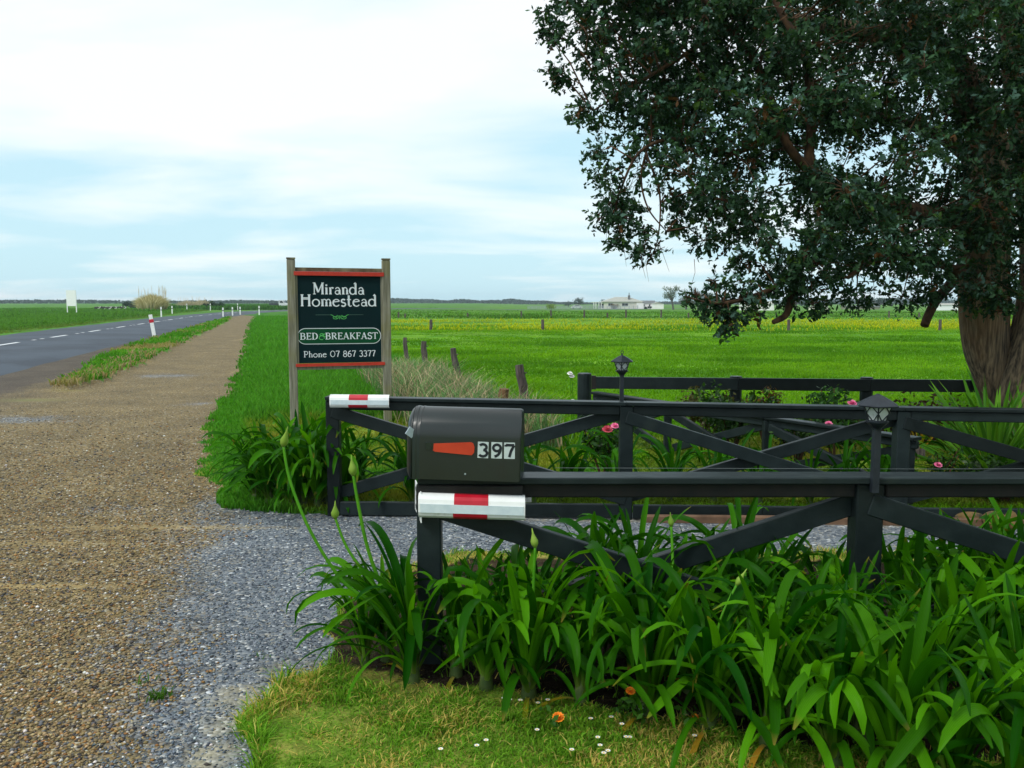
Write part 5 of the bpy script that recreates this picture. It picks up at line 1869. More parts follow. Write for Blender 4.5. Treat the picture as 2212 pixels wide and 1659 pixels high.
# orange marigolds and white daisies on the lawn edge
GM = 'orange marigolds along the lawn edge'
for (px, py, D, r_, lab, lv) in ((1362, 1494, 3.2, .020, 'orange marigold on the tallest stem, leafy, between strap leaves', 70), (1206, 1551, 3.16, .024, 'bright orange marigold open low on the lawn edge', 12),
                                 (1502, 1549, 3.18, .014, 'small orange marigold bud nearest the pair of white daisies', 22)):
    c = P(px, py, D)
    t = thing('marigold_plant', lab, 'flower', (c.x, D + .02, 0), GM)
    MB().tube([(c.x + .02, D + .03, -.01), (c.x + .012, D + .02, c.z * .6), c], .0028, 6).build('stem', M['stem'], t)
    flower('flower_head', c, r_, M['petal_orange'], t, n=12)
    MB().lathe((c.x, c.y, c.z + r_ * .3), [(r_ * .3, 0), (r_ * .34, .003), (r_ * .1, .006)], 8).build('flower_centre', M['flower_eye'], t)
    leaf_cloud([(c.x - .03, D + .03, .06), (c.x + .04, D + .02, .05), (c.x, D, .10 if lv > 50 else .03)], [.05, .05, .05], lv, .016, (.03, .10, .012), (.07, .18, .02), M['shrub'], 'leaves', t)
daisies = [(1124, 1530), (1162, 1540), (1183, 1534), (1088, 1532), (1101, 1537), (1276, 1570), (1378, 1551), (1385, 1555), (1398, 1543), (1481, 1562), (1343, 1590), (1352, 1610),
           (1360, 1610), (1291, 1622), (1296, 1637), (1304, 1650), (1313, 1650), (1030, 1636), (1050, 1622), (1500, 1610), (1160, 1600), (952, 1648), (1320, 1575), (1235, 1640)]
for px, py in daisies:
    g = G(px, py)
    h_d = random.uniform(.03, .05)
    y_d = g.y
    mb = MB()
    c = Vector((g.x, y_d, h_d))
    for i in range(10):
        a = 2 * math.pi * i / 10
        e1 = Vector((math.cos(a), math.sin(a), .25)); e2 = Vector((-math.sin(a), math.cos(a), 0))
        mb.add([c, c + e1 * .006 + e2 * .0028, c + e1 * .0105, c + e1 * .006 - e2 * .0028], [(0, 1, 2, 3)])
    t = thing('daisy', 'tiny white daisy in the lawn in front of the strap-leaf bed', 'flower', (g.x, y_d, 0), 'white daisies in the lawn')
    mb.build('petals', M['petal_white'], t)
    MB().lathe(c, [(.0035, 0), (.0035, .002), (.0015, .0035)], 7).build('flower_centre', M['flower_eye'], t)
    MB().tube([(g.x, y_d, -.01), c], .001, 4).build('stem', M['stem'], t)

# ------------------------------------------------------------------ kerb timber and stones along the drive
kt = thing('timber_edging', 'brown weathered timber edging between the driveway gravel and the garden bed', 'edging', (1.6, 6.45, 0))
for x0, x1 in ((.95, 2.15), (2.16, 3.5), (3.51, 5.2)):
    MB().beam((x0, fy_(x0) - .11, .010), (x1, fy_(x1) - .11, .015), .05, .06, ch=.008).build('board', M['kerb'], kt)


def stone(px, py, D, r, label, sc=(1, .8, .75), pointed=0):
    c = P(px, py, D)
    bm = bmesh.new()
    bmesh.ops.create_icosphere(bm, subdivisions=3, radius=r)
    for v in bm.verts:
        n_ = .85 + .3 * float(vnoise(np.array([v.co.x / r * 1.6 + px]), np.array([v.co.y / r * 1.6 + v.co.z / r * 2]))[0])
        v.co = Vector((v.co.x * sc[0] * n_, v.co.y * sc[1] * n_, v.co.z * sc[2] * n_))
        if pointed and v.co.z > 0: v.co.x += v.co.z * -.25; v.co.y *= .9; v.co.z *= 1.25; v.co.x *= 1 - .3 * v.co.z / r
    me = bpy.data.meshes.new('stone')
    bm.to_mesh(me); bm.free()
    for p_ in me.polygons: p_.use_smooth = True
    me.materials.append(M['brown_stone'])
    o = bpy.data.objects.new('stone', me); col.objects.link(o)
    o.location = (c.x, D, r * sc[2] * .75)
    return tag(o, label, 'stone', 'ochre stones along the driveway edge')


stone(2151, 1108, 6.15, .088, 'rounded ochre stone against the bottom board of the far fence')
stone(2185, 1110, 6.15, .062, 'pointed ochre stone next to the rounded one', sc=(.9, .7, 1.0), pointed=1)
stone(2092, 1100, 6.3, .085, 'broad flat brown stone at the end of the timber edging', sc=(1.3, .7, .6))

# ------------------------------------------------------------------ the big tree
tree = thing('cypress_tree', 'large dark evergreen with two brown fibrous trunks, its drooping crown over the garden', 'tree', (P(2165, 900, 9.7).x, 9.7, 0))


def limb_pts(pts, step=5):
    p3 = [P(x, y, D) for x, y, D, r in pts]
    rr_ = [r for *_, r in pts]
    out, ro = [], []
    n = len(p3)
    for i in range(n - 1):
        p0, p1, p2, q3 = p3[max(i - 1, 0)], p3[i], p3[i + 1], p3[min(i + 2, n - 1)]
        for k_ in range(step):
            u = k_ / step
            out.append(.5 * ((2 * p1) + (p2 - p0) * u + (2 * p0 - 5 * p1 + 4 * p2 - q3) * u * u + (3 * p1 - p0 - 3 * p2 + q3) * u ** 3))
            ro.append(rr_[i] + (rr_[i + 1] - rr_[i]) * u)
    out.append(p3[-1]); ro.append(rr_[-1])
    return out, ro


def bark_tube(name, pts, n=40, ridge=.045, step=8, m='bark'):
    out, ro = limb_pts(pts, step)
    sd_ = random.uniform(0, 50)
    def jit(a, k):
        ang = a * 2 * math.pi
        cx_, cy_ = math.cos(ang), math.sin(ang)
        v = float(fbm(np.array([cx_ * 3.2 + sd_]), np.array([cy_ * 3.2 + k * .045]), 4)[0]) - .5
        w = float(vnoise(np.array([a * n * .5 + sd_]), np.array([k * .10]))[0]) - .5
        return 1 + v * ridge * 3.2 + w * ridge * 1.5
    return MB().tube(out, ro, n, jit=jit).build(name, M[m], tree, smooth=True)


bark_tube('trunk', [(2192, 985, 9.7, .34), (2180, 930, 9.7, .25), (2168, 868, 9.7, .222), (2148, 800, 9.7, .222), (2131, 735, 9.7, .232), (2126, 640, 9.7, .25), (2124, 520, 9.7, .26), (2130, 400, 9.8, .25), (2128, 292, 9.8, .20),
                    (2095, 200, 9.7, .18), (2045, 125, 9.8, .15), (1975, 78, 9.8, .125), (1843, 66, 9.8, .10), (1713, 45, 9.7, .07), (1560, 20, 9.5, .05), (1400, 45, 9.3, .03), (1270, 70, 9.0, .012)])
bark_tube('trunk', [(2222, 985, 9.45, .38), (2214, 900, 9.45, .31), (2212, 850, 9.45, .275), (2236, 740, 9.5, .255), (2258, 600, 9.6, .25), (2252, 430, 9.8, .24), (2222, 250, 10., .21), (2195, 60, 10.2, .18), (2150, -150, 10.3, .13), (2100, -420, 10.4, .05)])
limbs = [
    ([(2118, 505, 9.6, .12), (2052, 472, 9.3, .10), (1960, 455, 9.0, .085), (1885, 430, 8.8, .075), (1766, 390, 8.6, .06), (1748, 340, 8.6, .05), (1752, 270, 8.6, .045), (1740, 130, 8.7, .040), (1690, 31, 8.8, .032), (1630, -80, 8.9, .02)], 'limb'),
    ([(1766, 390, 8.6, .05), (1712, 330, 8.5, .045), (1690, 285, 8.5, .042), (1635, 140, 8.5, .036), (1573, 57, 8.5, .03), (1500, -20, 8.5, .02)], 'limb'),
    ([(1885, 430, 8.8, .06), (1800, 478, 8.5, .055), (1742, 545, 8.4, .05), (1716, 610, 8.3, .045), (1707, 655, 8.3, .038), (1696, 682, 8.3, .032), (1670, 696, 8.25, .022)], 'limb'),
    ([(2085, 560, 9.5, .06), (2060, 605, 9.3, .055), (2025, 645, 9.2, .048), (2006, 680, 9.15, .044), (1997, 703, 9.1, .042)], 'limb'),
    ([(1742, 545, 8.4, .035), (1690, 610, 8.2, .028), (1610, 645, 8.1, .02), (1540, 655, 8.0, .014), (1480, 640, 7.9, .006)], 'limb'),
    ([(1690, 285, 8.5, .03), (1580, 330, 8.4, .025), (1470, 300, 8.3, .02), (1380, 330, 8.2, .014), (1330, 440, 8.2, .008)], 'limb'),
    ([(1573, 57, 8.5, .025), (1460, 130, 8.5, .02), (1360, 190, 8.5, .014), (1280, 240, 8.5, .007)], 'limb'),
    ([(2130, 380, 9.8, .09), (2040, 300, 10.2, .07), (1900, 250, 10.6, .05), (1750, 200, 11, .03), (1600, 180, 11.2, .012)], 'limb'),
    ([(2045, 125, 9.6, .08), (1960, -20, 9.5, .07), (1840, -160, 9.4, .05), (1700, -330, 9.3, .025)], 'limb'),
    ([(2100, 600, 9.4, .06), (2000, 560, 8.9, .04), (1900, 560, 8.5, .03), (1830, 600, 8.3, .015)], 'limb'),
    ([(1395, 330, 8.2, .012), (1425, 420, 8.2, .009), (1420, 520, 8.2, .006), (1395, 575, 8.2, .003)], 'twig_limb'),
    ([(1405, 300, 8.25, .012), (1385, 380, 8.25, .010), (1400, 450, 8.25, .008), (1440, 500, 8.25, .005)], 'twig_limb')]
limb_objs = [bark_tube('limb', p_, n=12 if nm == 'limb' else 7, ridge=.02, step=6, m='limb_bark') for p_, nm in limbs]

crown_px = np.array([(1150, -120), (1172, 40), (1205, 90), (1215, 170), (1262, 235), (1280, 330), (1302, 420), (1310, 470), (1355, 530), (1400, 555), (1425, 500), (1405, 430), (1430, 385),
                     (1495, 515), (1560, 555), (1640, 572), (1690, 590), (1730, 655), (1790, 640), (1870, 625), (1950, 630), (2030, 600), (2090, 590), (2260, 600), (2420, 560), (2420, -120)], float)
clumps = []                                  # x, y, z, radius, leaves, leaf size
tries = 0
pts2 = []
while len(clumps) < 315 and tries < 40000:
    tries += 1
    x, y = random.uniform(1150, 2420), random.uniform(-120, 660)
    rpx = random.uniform(34, 62)
    # keep the ball inside the outline
    ok = True
    for k_ in range(8):
        a = k_ * math.pi / 4
        qx, qy = np.array([x + rpx * 1.0 * math.cos(a)]), np.array([y + rpx * 1.0 * math.sin(a)])
        if qy[0] > -110 and qx[0] < 2400 and not inside(crown_px, qx, qy)[0]:
            ok = False; break
    if not ok: continue
    if any((x - a) ** 2 + (y - b) ** 2 < (21 if x > 1500 else 19) ** 2 for a, b in pts2): continue
    # airy pockets where the sky shows
    if (1350 < x < 1470 and 290 < y < 480 and random.random() < .7): continue
    if (1560 < x < 1720 and 200 < y < 330 and random.random() < .4): continue
    if (1850 < x < 1990 and 120 < y < 200 and random.random() < .5): continue
    pts2.append((x, y))
    front_ = random.random()
    D = 7.8 + 3.2 * front_ ** .9 if x > 1650 else 7.9 + 1.7 * front_
    if 2060 < x < 2260 and 420 < y < 650: D = random.uniform(8.3, 9.1)
    c = P(x, y, D)
    clumps.append((c.x, c.y, c.z, rpx * 9 / F * random.uniform(.85, 1.15), 450, .029))
for (x, y, rpx, D, n_) in ((1556, 622, 20, 8.1, 130), (1606, 648, 28, 8.1, 230), (1530, 656, 24, 8.05, 170), (1648, 632, 26, 8.2, 210), (1578, 690, 20, 8.0, 170), (1500, 638, 12, 7.95, 50),
                           (1630, 672, 16, 8.1, 80), (1700, 610, 34, 8.2, 300), (1540, 606, 12, 8.1, 45), (1600, 612, 13, 8.1, 60), (1568, 710, 11, 8.0, 60), (1560, 665, 24, 8.1, 170), (1712, 650, 18, 8.3, 110), (1775, 500, 30, 7.9, 300), (1742, 548, 26, 7.9, 260), (1722, 592, 24, 8.0, 220), (1830, 462, 30, 8.1, 300), (1960, 560, 40, 8.3, 320), (2030, 575, 34, 8.5, 260), (1760, 380, 30, 8.2, 260), (1700, 560, 26, 8.0, 160), (1485, 655, 8, 7.95, 25), (1520, 690, 8, 8., 25), (1790, 625, 34, 8.5, 260), (1850, 640, 30, 8.6, 220),
                           (1950, 640, 34, 8.9, 260), (1760, 655, 24, 8.4, 170), (2010, 615, 36, 9.0, 260), (2110, 640, 36, 8.9, 300), (2160, 640, 34, 8.9, 300), (2130, 600, 46, 8.8, 420), (2150, 660, 20, 8.9, 120), (2195, 580, 40, 8.8, 300),
                           (1300, 470, 20, 8.2, 150), (1340, 515, 22, 8.2, 170), (1385, 545, 20, 8.2, 140), (1320, 430, 24, 8.2, 190), (1310, 380, 24, 8.2, 200), (1350, 470, 22, 8.2, 150), (1390, 500, 18, 8.2, 110),
                           (1290, 330, 22, 8.3, 180), (1420, 540, 12, 8.2, 60), (1215, 165, 22, 8.6, 190), (1198, 150, 14, 8.6, 90), (1190, 60, 22, 8.6, 190), (1175, 25, 16, 8.6, 110), (1182, 70, 12, 8.6, 70), (1255, 240, 22, 8.5, 190),
                           (1470, 480, 26, 8.4, 220), (1450, 440, 18, 8.4, 110), (1520, 520, 26, 8.4, 220), (1600, 560, 24, 8.4, 200), (1660, 585, 22, 8.4, 160)):
    c = P(x, y, D)
    clumps.append((c.x, c.y, c.z, rpx * D / F, n_ * 1.4, .027))
# the rest of the crown, over and beside the picture
for i in range(120):
    a, b = random.uniform(0, 6.28), random.random() ** .5
    x, y = tree.location.x + math.cos(a) * 4.9 * b, 9.9 + math.sin(a) * 3.6 * b
    z = random.uniform(4.9, 8.6 - 2.4 * b * b)
    if z < 6.1 and x < 5.8 * 1 and y < 12: continue
    if math.hypot(x, y) < 3: continue
    clumps.append((x, y, z, random.uniform(.45, .7), 150, .05))
CL = np.array(clumps)
cnt = CL[:, 4].astype(int)
ns = np.maximum(cnt // 9, 3)                 # sprays per clump, nine leaves each
ci = np.repeat(np.arange(len(CL)), ns)
S = len(ci)
d = rng.normal(size=(S, 3)); d /= np.linalg.norm(d, axis=1)[:, None]
rad = CL[ci, 3] * (.35 + .7 * rng.random(S) ** .55)
root = CL[ci, :3] + d * rad[:, None] * np.array((1, 1, .8))
sdir = d * .8 + np.array((0, 0, -.45)) + rng.normal(size=(S, 3)) * .35
sdir /= np.linalg.norm(sdir, axis=1)[:, None]
slen = CL[ci, 5] * (2.6 + 2.6 * rng.random(S))
K9 = 9
t9 = np.tile(np.linspace(0, 1, K9), S)
si = np.repeat(np.arange(S), K9)
lp = root[si] + sdir[si] * (slen[si] * t9)[:, None] + rng.normal(size=(S * K9, 3)) * (CL[ci, 5][si] * .42)[:, None]
tone = rng.random(S)
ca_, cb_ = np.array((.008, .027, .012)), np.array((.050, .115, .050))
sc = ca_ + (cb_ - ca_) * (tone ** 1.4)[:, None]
teal_lit = rng.random(S) < .06 + .42 * sstep(.15, .8, d[:, 2] * .7 - d[:, 1] * .45) * (rng.random(S) < .8)  # highlight painted in: paler teal on sprays facing up and towards the camera
sc[teal_lit] = np.array((.075, .15, .115)) * (.6 + .6 * rng.random((teal_lit.sum(), 1)))
brn = rng.random(S) < .03
sc[brn] = np.array((.075, .038, .015)) * (.6 + .7 * rng.random((brn.sum(), 1)))
yg = rng.random(S) < .06
sc[yg] = np.array((.045, .095, .018))
n = len(lp)
nrm = rng.normal(size=(n, 3)) * .8 + d[si] * .4 + np.array((0, -.15, .5)); nrm /= np.linalg.norm(nrm, axis=1)[:, None]
ax_ = sdir[si] + rng.normal(size=(n, 3)) * .75
ax_ -= nrm * (ax_ * nrm).sum(1)[:, None]; ax_ /= np.linalg.norm(ax_, axis=1)[:, None]
bx_ = np.cross(nrm, ax_)
ls = (CL[ci, 5][si] * (.65 + .7 * rng.random(n)))[:, None]
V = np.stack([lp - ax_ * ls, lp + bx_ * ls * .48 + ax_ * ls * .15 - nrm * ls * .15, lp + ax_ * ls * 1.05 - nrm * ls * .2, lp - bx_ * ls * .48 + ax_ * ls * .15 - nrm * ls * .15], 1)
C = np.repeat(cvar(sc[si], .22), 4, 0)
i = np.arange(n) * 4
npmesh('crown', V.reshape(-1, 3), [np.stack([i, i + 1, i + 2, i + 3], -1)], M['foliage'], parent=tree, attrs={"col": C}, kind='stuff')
# twigs inside the clumps, joined to the nearest limb
lim = np.concatenate([np.array([tuple(v.co) for v in o.data.vertices][::7]) for o in limb_objs]) + np.array(tree.location)
TV, TF = [], []
def twig(a, b, r0, r1, sag=.05):
    a, b = np.array(a), np.array(b)
    m_ = (a + b) / 2 + np.array((random.uniform(-.05, .05), random.uniform(-.05, .05), sag))
    d_ = b - a
    l_ = np.linalg.norm(d_) or 1
    s1 = np.cross(d_ / l_, (0.3, .2, .93)); s1 /= np.linalg.norm(s1) or 1
    s2 = np.cross(d_ / l_, s1)
    for p_, q_, ra_, rb_ in ((a, m_, r0, (r0 + r1) / 2), (m_, b, (r0 + r1) / 2, r1)):
        k_ = len(TV)
        for c_, r_ in ((p_, ra_), (q_, rb_)):
            for j in range(3):
                TV.append(c_ + s1 * r_ * math.cos(j * 2.094) + s2 * r_ * math.sin(j * 2.094))
        for j in range(3):
            TF.append((k_ + j, k_ + (j + 1) % 3, k_ + 3 + (j + 1) % 3, k_ + 3 + j))
for q in range(len(CL)):
    c = CL[q, :3]
    dd = np.linalg.norm(lim - c, axis=1)
    j = int(dd.argmin())
    if dd[j] < 1.0:
        twig(lim[j], c, .011, .005, .08)
    for _ in range(9):
        e_ = c + np.array([random.gauss(0, 1), random.gauss(0, 1), random.gauss(-.3, .9)]) * CL[q, 3] * .62
        twig(c, e_, .0045, .0015, .02)
# bare hanging twigs at the left fringe
for (x, y) in ((1360, 560), (1385, 580), (1340, 540), (1420, 560), (1410, 575), (1300, 500), (1500, 600), (1345, 350), (1430, 330), (1440, 430)):
    a = P(x, y - 40, 8.2); b = P(x + random.uniform(-30, 30), y + random.uniform(10, 45), 8.15)
    twig(tuple(a), tuple(b), .004, .0012, .03)
npmesh('twigs', np.array(TV), [np.array(TF)], M['twig'], parent=tree, kind='stuff')

# ------------------------------------------------------------------ road posts
def marker_post(x, y, h, label, lean=0., band='red', w=.10):
    z = gz(x, y)
    t = thing('marker_post', label, 'post', (x, y, z), 'white marker posts along the road')
    top = Vector((x + lean, y, z + h))
    b = Vector((x, y, z - .05))
    MB().beam(b, top, w, .035, up=(0, 1, 0), ch=.008).build('post', M['white'], t)
    d_ = top - b
    p0, p1 = b + d_ * .66, b + d_ * (.80 if band == 'red' else .74)
    MB().beam(p0, p1, w + .03 if band == 'red' else w + .01, .05, up=(0, 1, 0), ch=.003).build('band', M['red' if band == 'red' else 'tyre'], t)
    return t


g = G(334, 728)
marker_post(g.x, g.y, 1.02, 'white marker post with red band, leaning beside the gravel path nearest the camera', lean=-.16, w=.17)
right_row = [(482, 685, 'first white post of the short row where the gravel path ends'), (502.5, 682.5, 'second white post of the row at the end of the gravel path'),
             (519, 680.5, 'third white post of the row at the end of the gravel path'), (560, 680, 'white post against the long grass at the end of the gravel path')]
for x, y, lab in right_row:
    g = G(x, y)
    marker_post(g.x, g.y, 1.0 if x < 550 else 1.1, lab, band='black', w=.15)
left_row = [(348.5, 684, 'white road marker post behind the red-banded leaning post'), (372, 678, 'white road marker post right of the pampas clump'),
            (404, 672, 'white road marker post on the far road edge before the bend'), (454.5, 670.5, 'white road marker post on the outside of the bend'), (513.5, 669.5, 'farthest white road marker post past the bend')]
for x, y, lab in left_row:
    g = G(x, y)
    marker_post(g.x, g.y, 1.05 + (.25 if x > 400 else 0), lab, band='black', w=.16)

# blank white board across the road
D_ = 128.
c = P(154, 650, D_)
wb = thing('blank_board', 'blank white board on two legs in the field across the road', 'sign', (c.x, D_, 0))
zt_, zl_ = P(154, 627, D_).z, P(154, 661, D_).z
MB().box((c.x, D_, (zt_ + zl_) / 2), (1.40, .06, zt_ - zl_)).build('board', M['blank_white'], wb)
for s in (-1, 1):
    MB().beam((c.x + s * .66, D_ + .06, -.2), (c.x + s * .66, D_ + .06, zt_ - .1), .12, .08, up=(0, 1, 0)).build('leg', M['blank_white'], wb)


# ------------------------------------------------------------------ pampas clumps and far bushes
def pampas(x, y, w, h, n, label, c0=(.10, .095, .03), c1=(.40, .34, .17), green=(.035, .07, .018)):
    z = gz(x, y)
    t = thing('pampas_clump', label, 'plant', (x, y, z), 'pampas clumps beyond the road')
    a = rng.random(n) * 6.283; r_ = rng.random(n) ** .6
    X, Y = x + np.cos(a) * r_ * w * .38, y + np.sin(a) * r_ * w * .3
    H = h * (.45 + .55 * rng.random(n)) * (1 - .35 * r_ ** 2)
    out = np.cos(a) * r_ * w * .22 + rng.normal(size=n) * w * .05
    wd = np.full(n, .07)
    V = np.zeros((n, 5, 3)); 
    V[:, 0] = np.stack([X - wd, Y, np.full(n, z)], -1); V[:, 1] = np.stack([X + wd, Y, np.full(n, z)], -1)
    V[:, 2] = np.stack([X + out * .4 + wd * .8, Y, z + H * .7], -1); V[:, 3] = np.stack([X + out * .4 - wd * .8, Y, z + H * .7], -1)
    V[:, 4] = np.stack([X + out * 1.3, Y - .1, z + H * (.95 - .3 * np.abs(out) / w)], -1)
    b = np.arange(n) * 5
    cc_ = np.array(c0) + (np.array(c1) - np.array(c0)) * rng.random((n, 1)) ** 1.5
    gr_ = np.array(green) * (.7 + .6 * rng.random((n, 1)))
    C = np.zeros((n, 5, 3)); C[:, :2] = gr_[:, None]; C[:, 2:4] = (gr_ * .2 + cc_ * .8)[:, None]; C[:, 4] = cc_
    npmesh('leaves', V.reshape(-1, 3), [np.stack([b, b + 1, b + 2, b + 3], -1), np.stack([b + 3, b + 2, b + 4], -1)], M['dry'], parent=t, attrs={"col": C.reshape(-1, 3)}, kind='stuff')
    mb = MB()
    for _ in range(max(8, n // 70)):
        px = x + random.uniform(-.45, .45) * w
        hh = h * random.uniform(1.0, 1.28)
        tip_ = (px + random.uniform(-.25, .25), y, z + hh)
        mb.tube([(px, y, z + h * .6), ((px + tip_[0]) / 2, y, z + hh * .85), tip_], [.02, .035, .015], 4)
    o = mb.build('plumes', M['plume'], t)
    o["kind"] = 'stuff'
    return t


M['plume'] = mat('pale_plume', (.55, .47, .34), (.66, .58, .44), rough=.9)
D_ = 150.
pampas(P(328, 660, D_).x, D_, 5.6, 3.5, 1500, 'big tawny pampas clump standing beyond the road edge', c0=(.36, .31, .11), c1=(.85, .76, .45), green=(.14, .16, .05))
pampas(P(405, 660, 205).x, 205, 5.2, 2.3, 500, 'pale low pampas clump just past the big tawny one', c0=(.4, .35, .2), c1=(.75, .66, .46))
pampas(P(437, 660, 215).x, 215, 5.5, 2.5, 500, 'pale pampas clump beside the small dark bushes on the far bank', c0=(.4, .35, .2), c1=(.75, .66, .46))


def far_bush(px, py, w, h, D, label, ca=(.012, .03, .014), cb=(.035, .07, .025), n=500, name='far_bush', grp='bushes and trees on the horizon', cat='bush'):
    c = P(px, py, D)
    z = gz(c.x, D)
    t = thing(name, label, cat, (c.x, D, z), grp)
    MB().tube([(c.x, D, z - .2), (c.x, D, z + h * .4)], [.12, .06], 5).build('stem', M['far_bark'], t)
    ct = [(c.x + w * .3 * random.uniform(-1, 1), D + random.uniform(-.5, .5), z + h * random.uniform(.3, .62)) for _ in range(7)]
    leaf_cloud(ct, [min(w, h * 1.2) * .36] * 7, n, max(w, h) * .035 + .04, ca, cb, M['far_leaf'], 'foliage', t, squash=.8)
    return t


far_bush(281, 652, 5.5, 1.8, 230, 'dark rounded bush on the skyline left of the tawny pampas')
far_bush(470, 655, 4.4, 2.0, 190, 'small dark bush at the end of the pale pampas')
far_bush(449, 657, 3.2, 1.5, 195, 'low dark bush touching the pale pampas')


# cattle lying in the field
def cow(px, D, flip, label):
    c = P(px, 668, D)
    s = -1 if flip else 1
    k_cow = .72
    pts = [(-.85, 0, .45), (-.78, 0, .52), (-.4, 0, .50), (.1, 0, .48), (.5, 0, .52), (.78, 0, .68), (.98, 0, .86), (1.12, 0, .84), (1.32, 0, .72), (1.38, 0, .68)]
    rad_ = [.12, .30, .38, .40, .37, .24, .17, .15, .10, .06]
    t = thing('cow', label, 'cow', (c.x, D, 0), 'cattle lying in the field across the road')
    mb = MB().tube([(c.x + s * x_, D + y_, z_) for x_, y_, z_ in pts], rad_, 10)
    for q in (-1, 1):
        mb.tube([(c.x + s * 1.05, D + q * .12, .95), (c.x + s * 1.02, D + q * .30, .98)], [.05, .02], 5)
        mb.tube([(c.x + s * .45, D + q * .28, .22), (c.x + s * .85, D + q * .34, .10), (c.x + s * .6, D + q * .36, .06)], [.10, .08, .05], 6)
        mb.tube([(c.x - s * .55, D + q * .32, .26), (c.x - s * .15, D + q * .42, .12), (c.x - s * .4, D + q * .45, .06)], [.15, .09, .05], 6)
    mb.v = [(c.x + (x_ - c.x) * k_cow, D + (y_ - D) * k_cow, z_ * k_cow) for x_, y_, z_ in mb.v]
    mb.build('body', M['cow'], t, smooth=True)


for px, D, fl_, lab in ((211, 176, 0, 'black and white cow lying leftmost in the field across the road'), (226, 178, 1, 'black and white cow lying second from left in the field'), (235, 174, 0, 'black and white cow in the middle of the lying cattle'),
                    (247, 177, 1, 'black and white cow lying right of the middle of the cattle'), (256, 180, 0, 'black and white cow lying second from right in the field'), (267, 176, 1, 'black and white cow lying rightmost of the cattle, nearest the pampas')):
    cow(px, D, fl_, lab)


# ------------------------------------------------------------------ vehicles far off
def utility(px, D, label):
    c = P(px, 668, D)
    z = .05
    t = thing('pickup_truck', label, 'truck', (c.x, D, z))
    def q(x, y, zz): return (c.x + x, D + y, z + zz)
    MB().box(q(-.95, 0, .86), (2.2, 1.75, .14)).build('tray', M['tray'], t)
    MB().box(q(-1.0, -.87, 1.05), (2.1, .04, .22)).build('tray_side', M['tray'], t)
    mb = MB()
    prof = [(.18, .50), (.18, 1.25), (.34, 1.86), (1.05, 1.88), (1.42, 1.28), (2.35, 1.12), (2.45, .85), (2.45, .50)]
    mb.prism(prof, q(0, .82, 0), (1, 0, 0), (0, 0, 1), 1.64)
    body_ = mb.build('cab', M['car_white'], t)
    MB().prism([(.36, 1.30), (.44, 1.76), (.98, 1.78), (1.22, 1.30)], q(0, -.815, 0), (1, 0, 0), (0, 0, 1), .02).build('side_window', M['window'], t)
    MB().prism([(-.7, 0), (-.7, .5), (.7, .5), (.7, 0)], q(1.40, 0, 1.34), (0, 1, 0), (-.52, 0, .85), .02).build('windscreen', M['window'], t)
    for x_ in (-1.05, 1.75):
        for y_ in (-.72, .72):
            w_ = MB().tube([q(x_, y_ - .1, .34), q(x_, y_ + .1, .34)], .34, 14).build('wheel', M['tyre'], t)
            MB().tube([q(x_, y_ + math.copysign(.105, y_) - .01, .34), q(x_, y_ + math.copysign(.105, y_) + .01, .34)], .18, 10).build('rim', M['car_white'], w_)
    for y_ in (-.6, .6):
        MB().box(q(2.455, y_, .84), (.02, .28, .14)).build('headlight', M['chrome'], t)
    MB().box(q(.12, -.75, 1.5), (.05, .05, .7)).build('headboard_post', M['car_white'], t)
    MB().box(q(.12, .75, 1.5), (.05, .05, .7)).build('headboard_post', M['car_white'], t)


utility(603, 205, 'white pickup truck with dark flat tray on the road beyond the long grass')


def car(px, py, D, label, flip=1):
    c = P(px, py, D)
    z = gz(c.x, D)
    t = thing('parked_car', label, 'car', (c.x, D, z))
    def q(x, y, zz): return (c.x + x * flip, D + y, z + zz)
    prof = [(-2.1, .35), (-2.1, .9), (-1.5, 1.0), (-.8, 1.55), (.9, 1.58), (1.7, 1.05), (2.1, .95), (2.1, .35)]
    MB().prism(prof, q(0, .8, 0), (flip, 0, 0), (0, 0, 1), 1.6).build('body', M['car_white'], t)
    MB().prism([(-1.2, 1.04), (-.72, 1.46), (.82, 1.49), (1.35, 1.06)], q(0, -.79, 0), (flip, 0, 0), (0, 0, 1), .03).build('window', M['window'], t)
    for x_ in (-1.3, 1.3):
        for y_ in (-.75, .75):
            MB().tube([q(x_, y_ - .1, .32), q(x_, y_ + .1, .32)], .32, 12).build('wheel', M['tyre'], t)


car(1246, 662, 335, 'small white car parked left of the cream house, below the round tree')


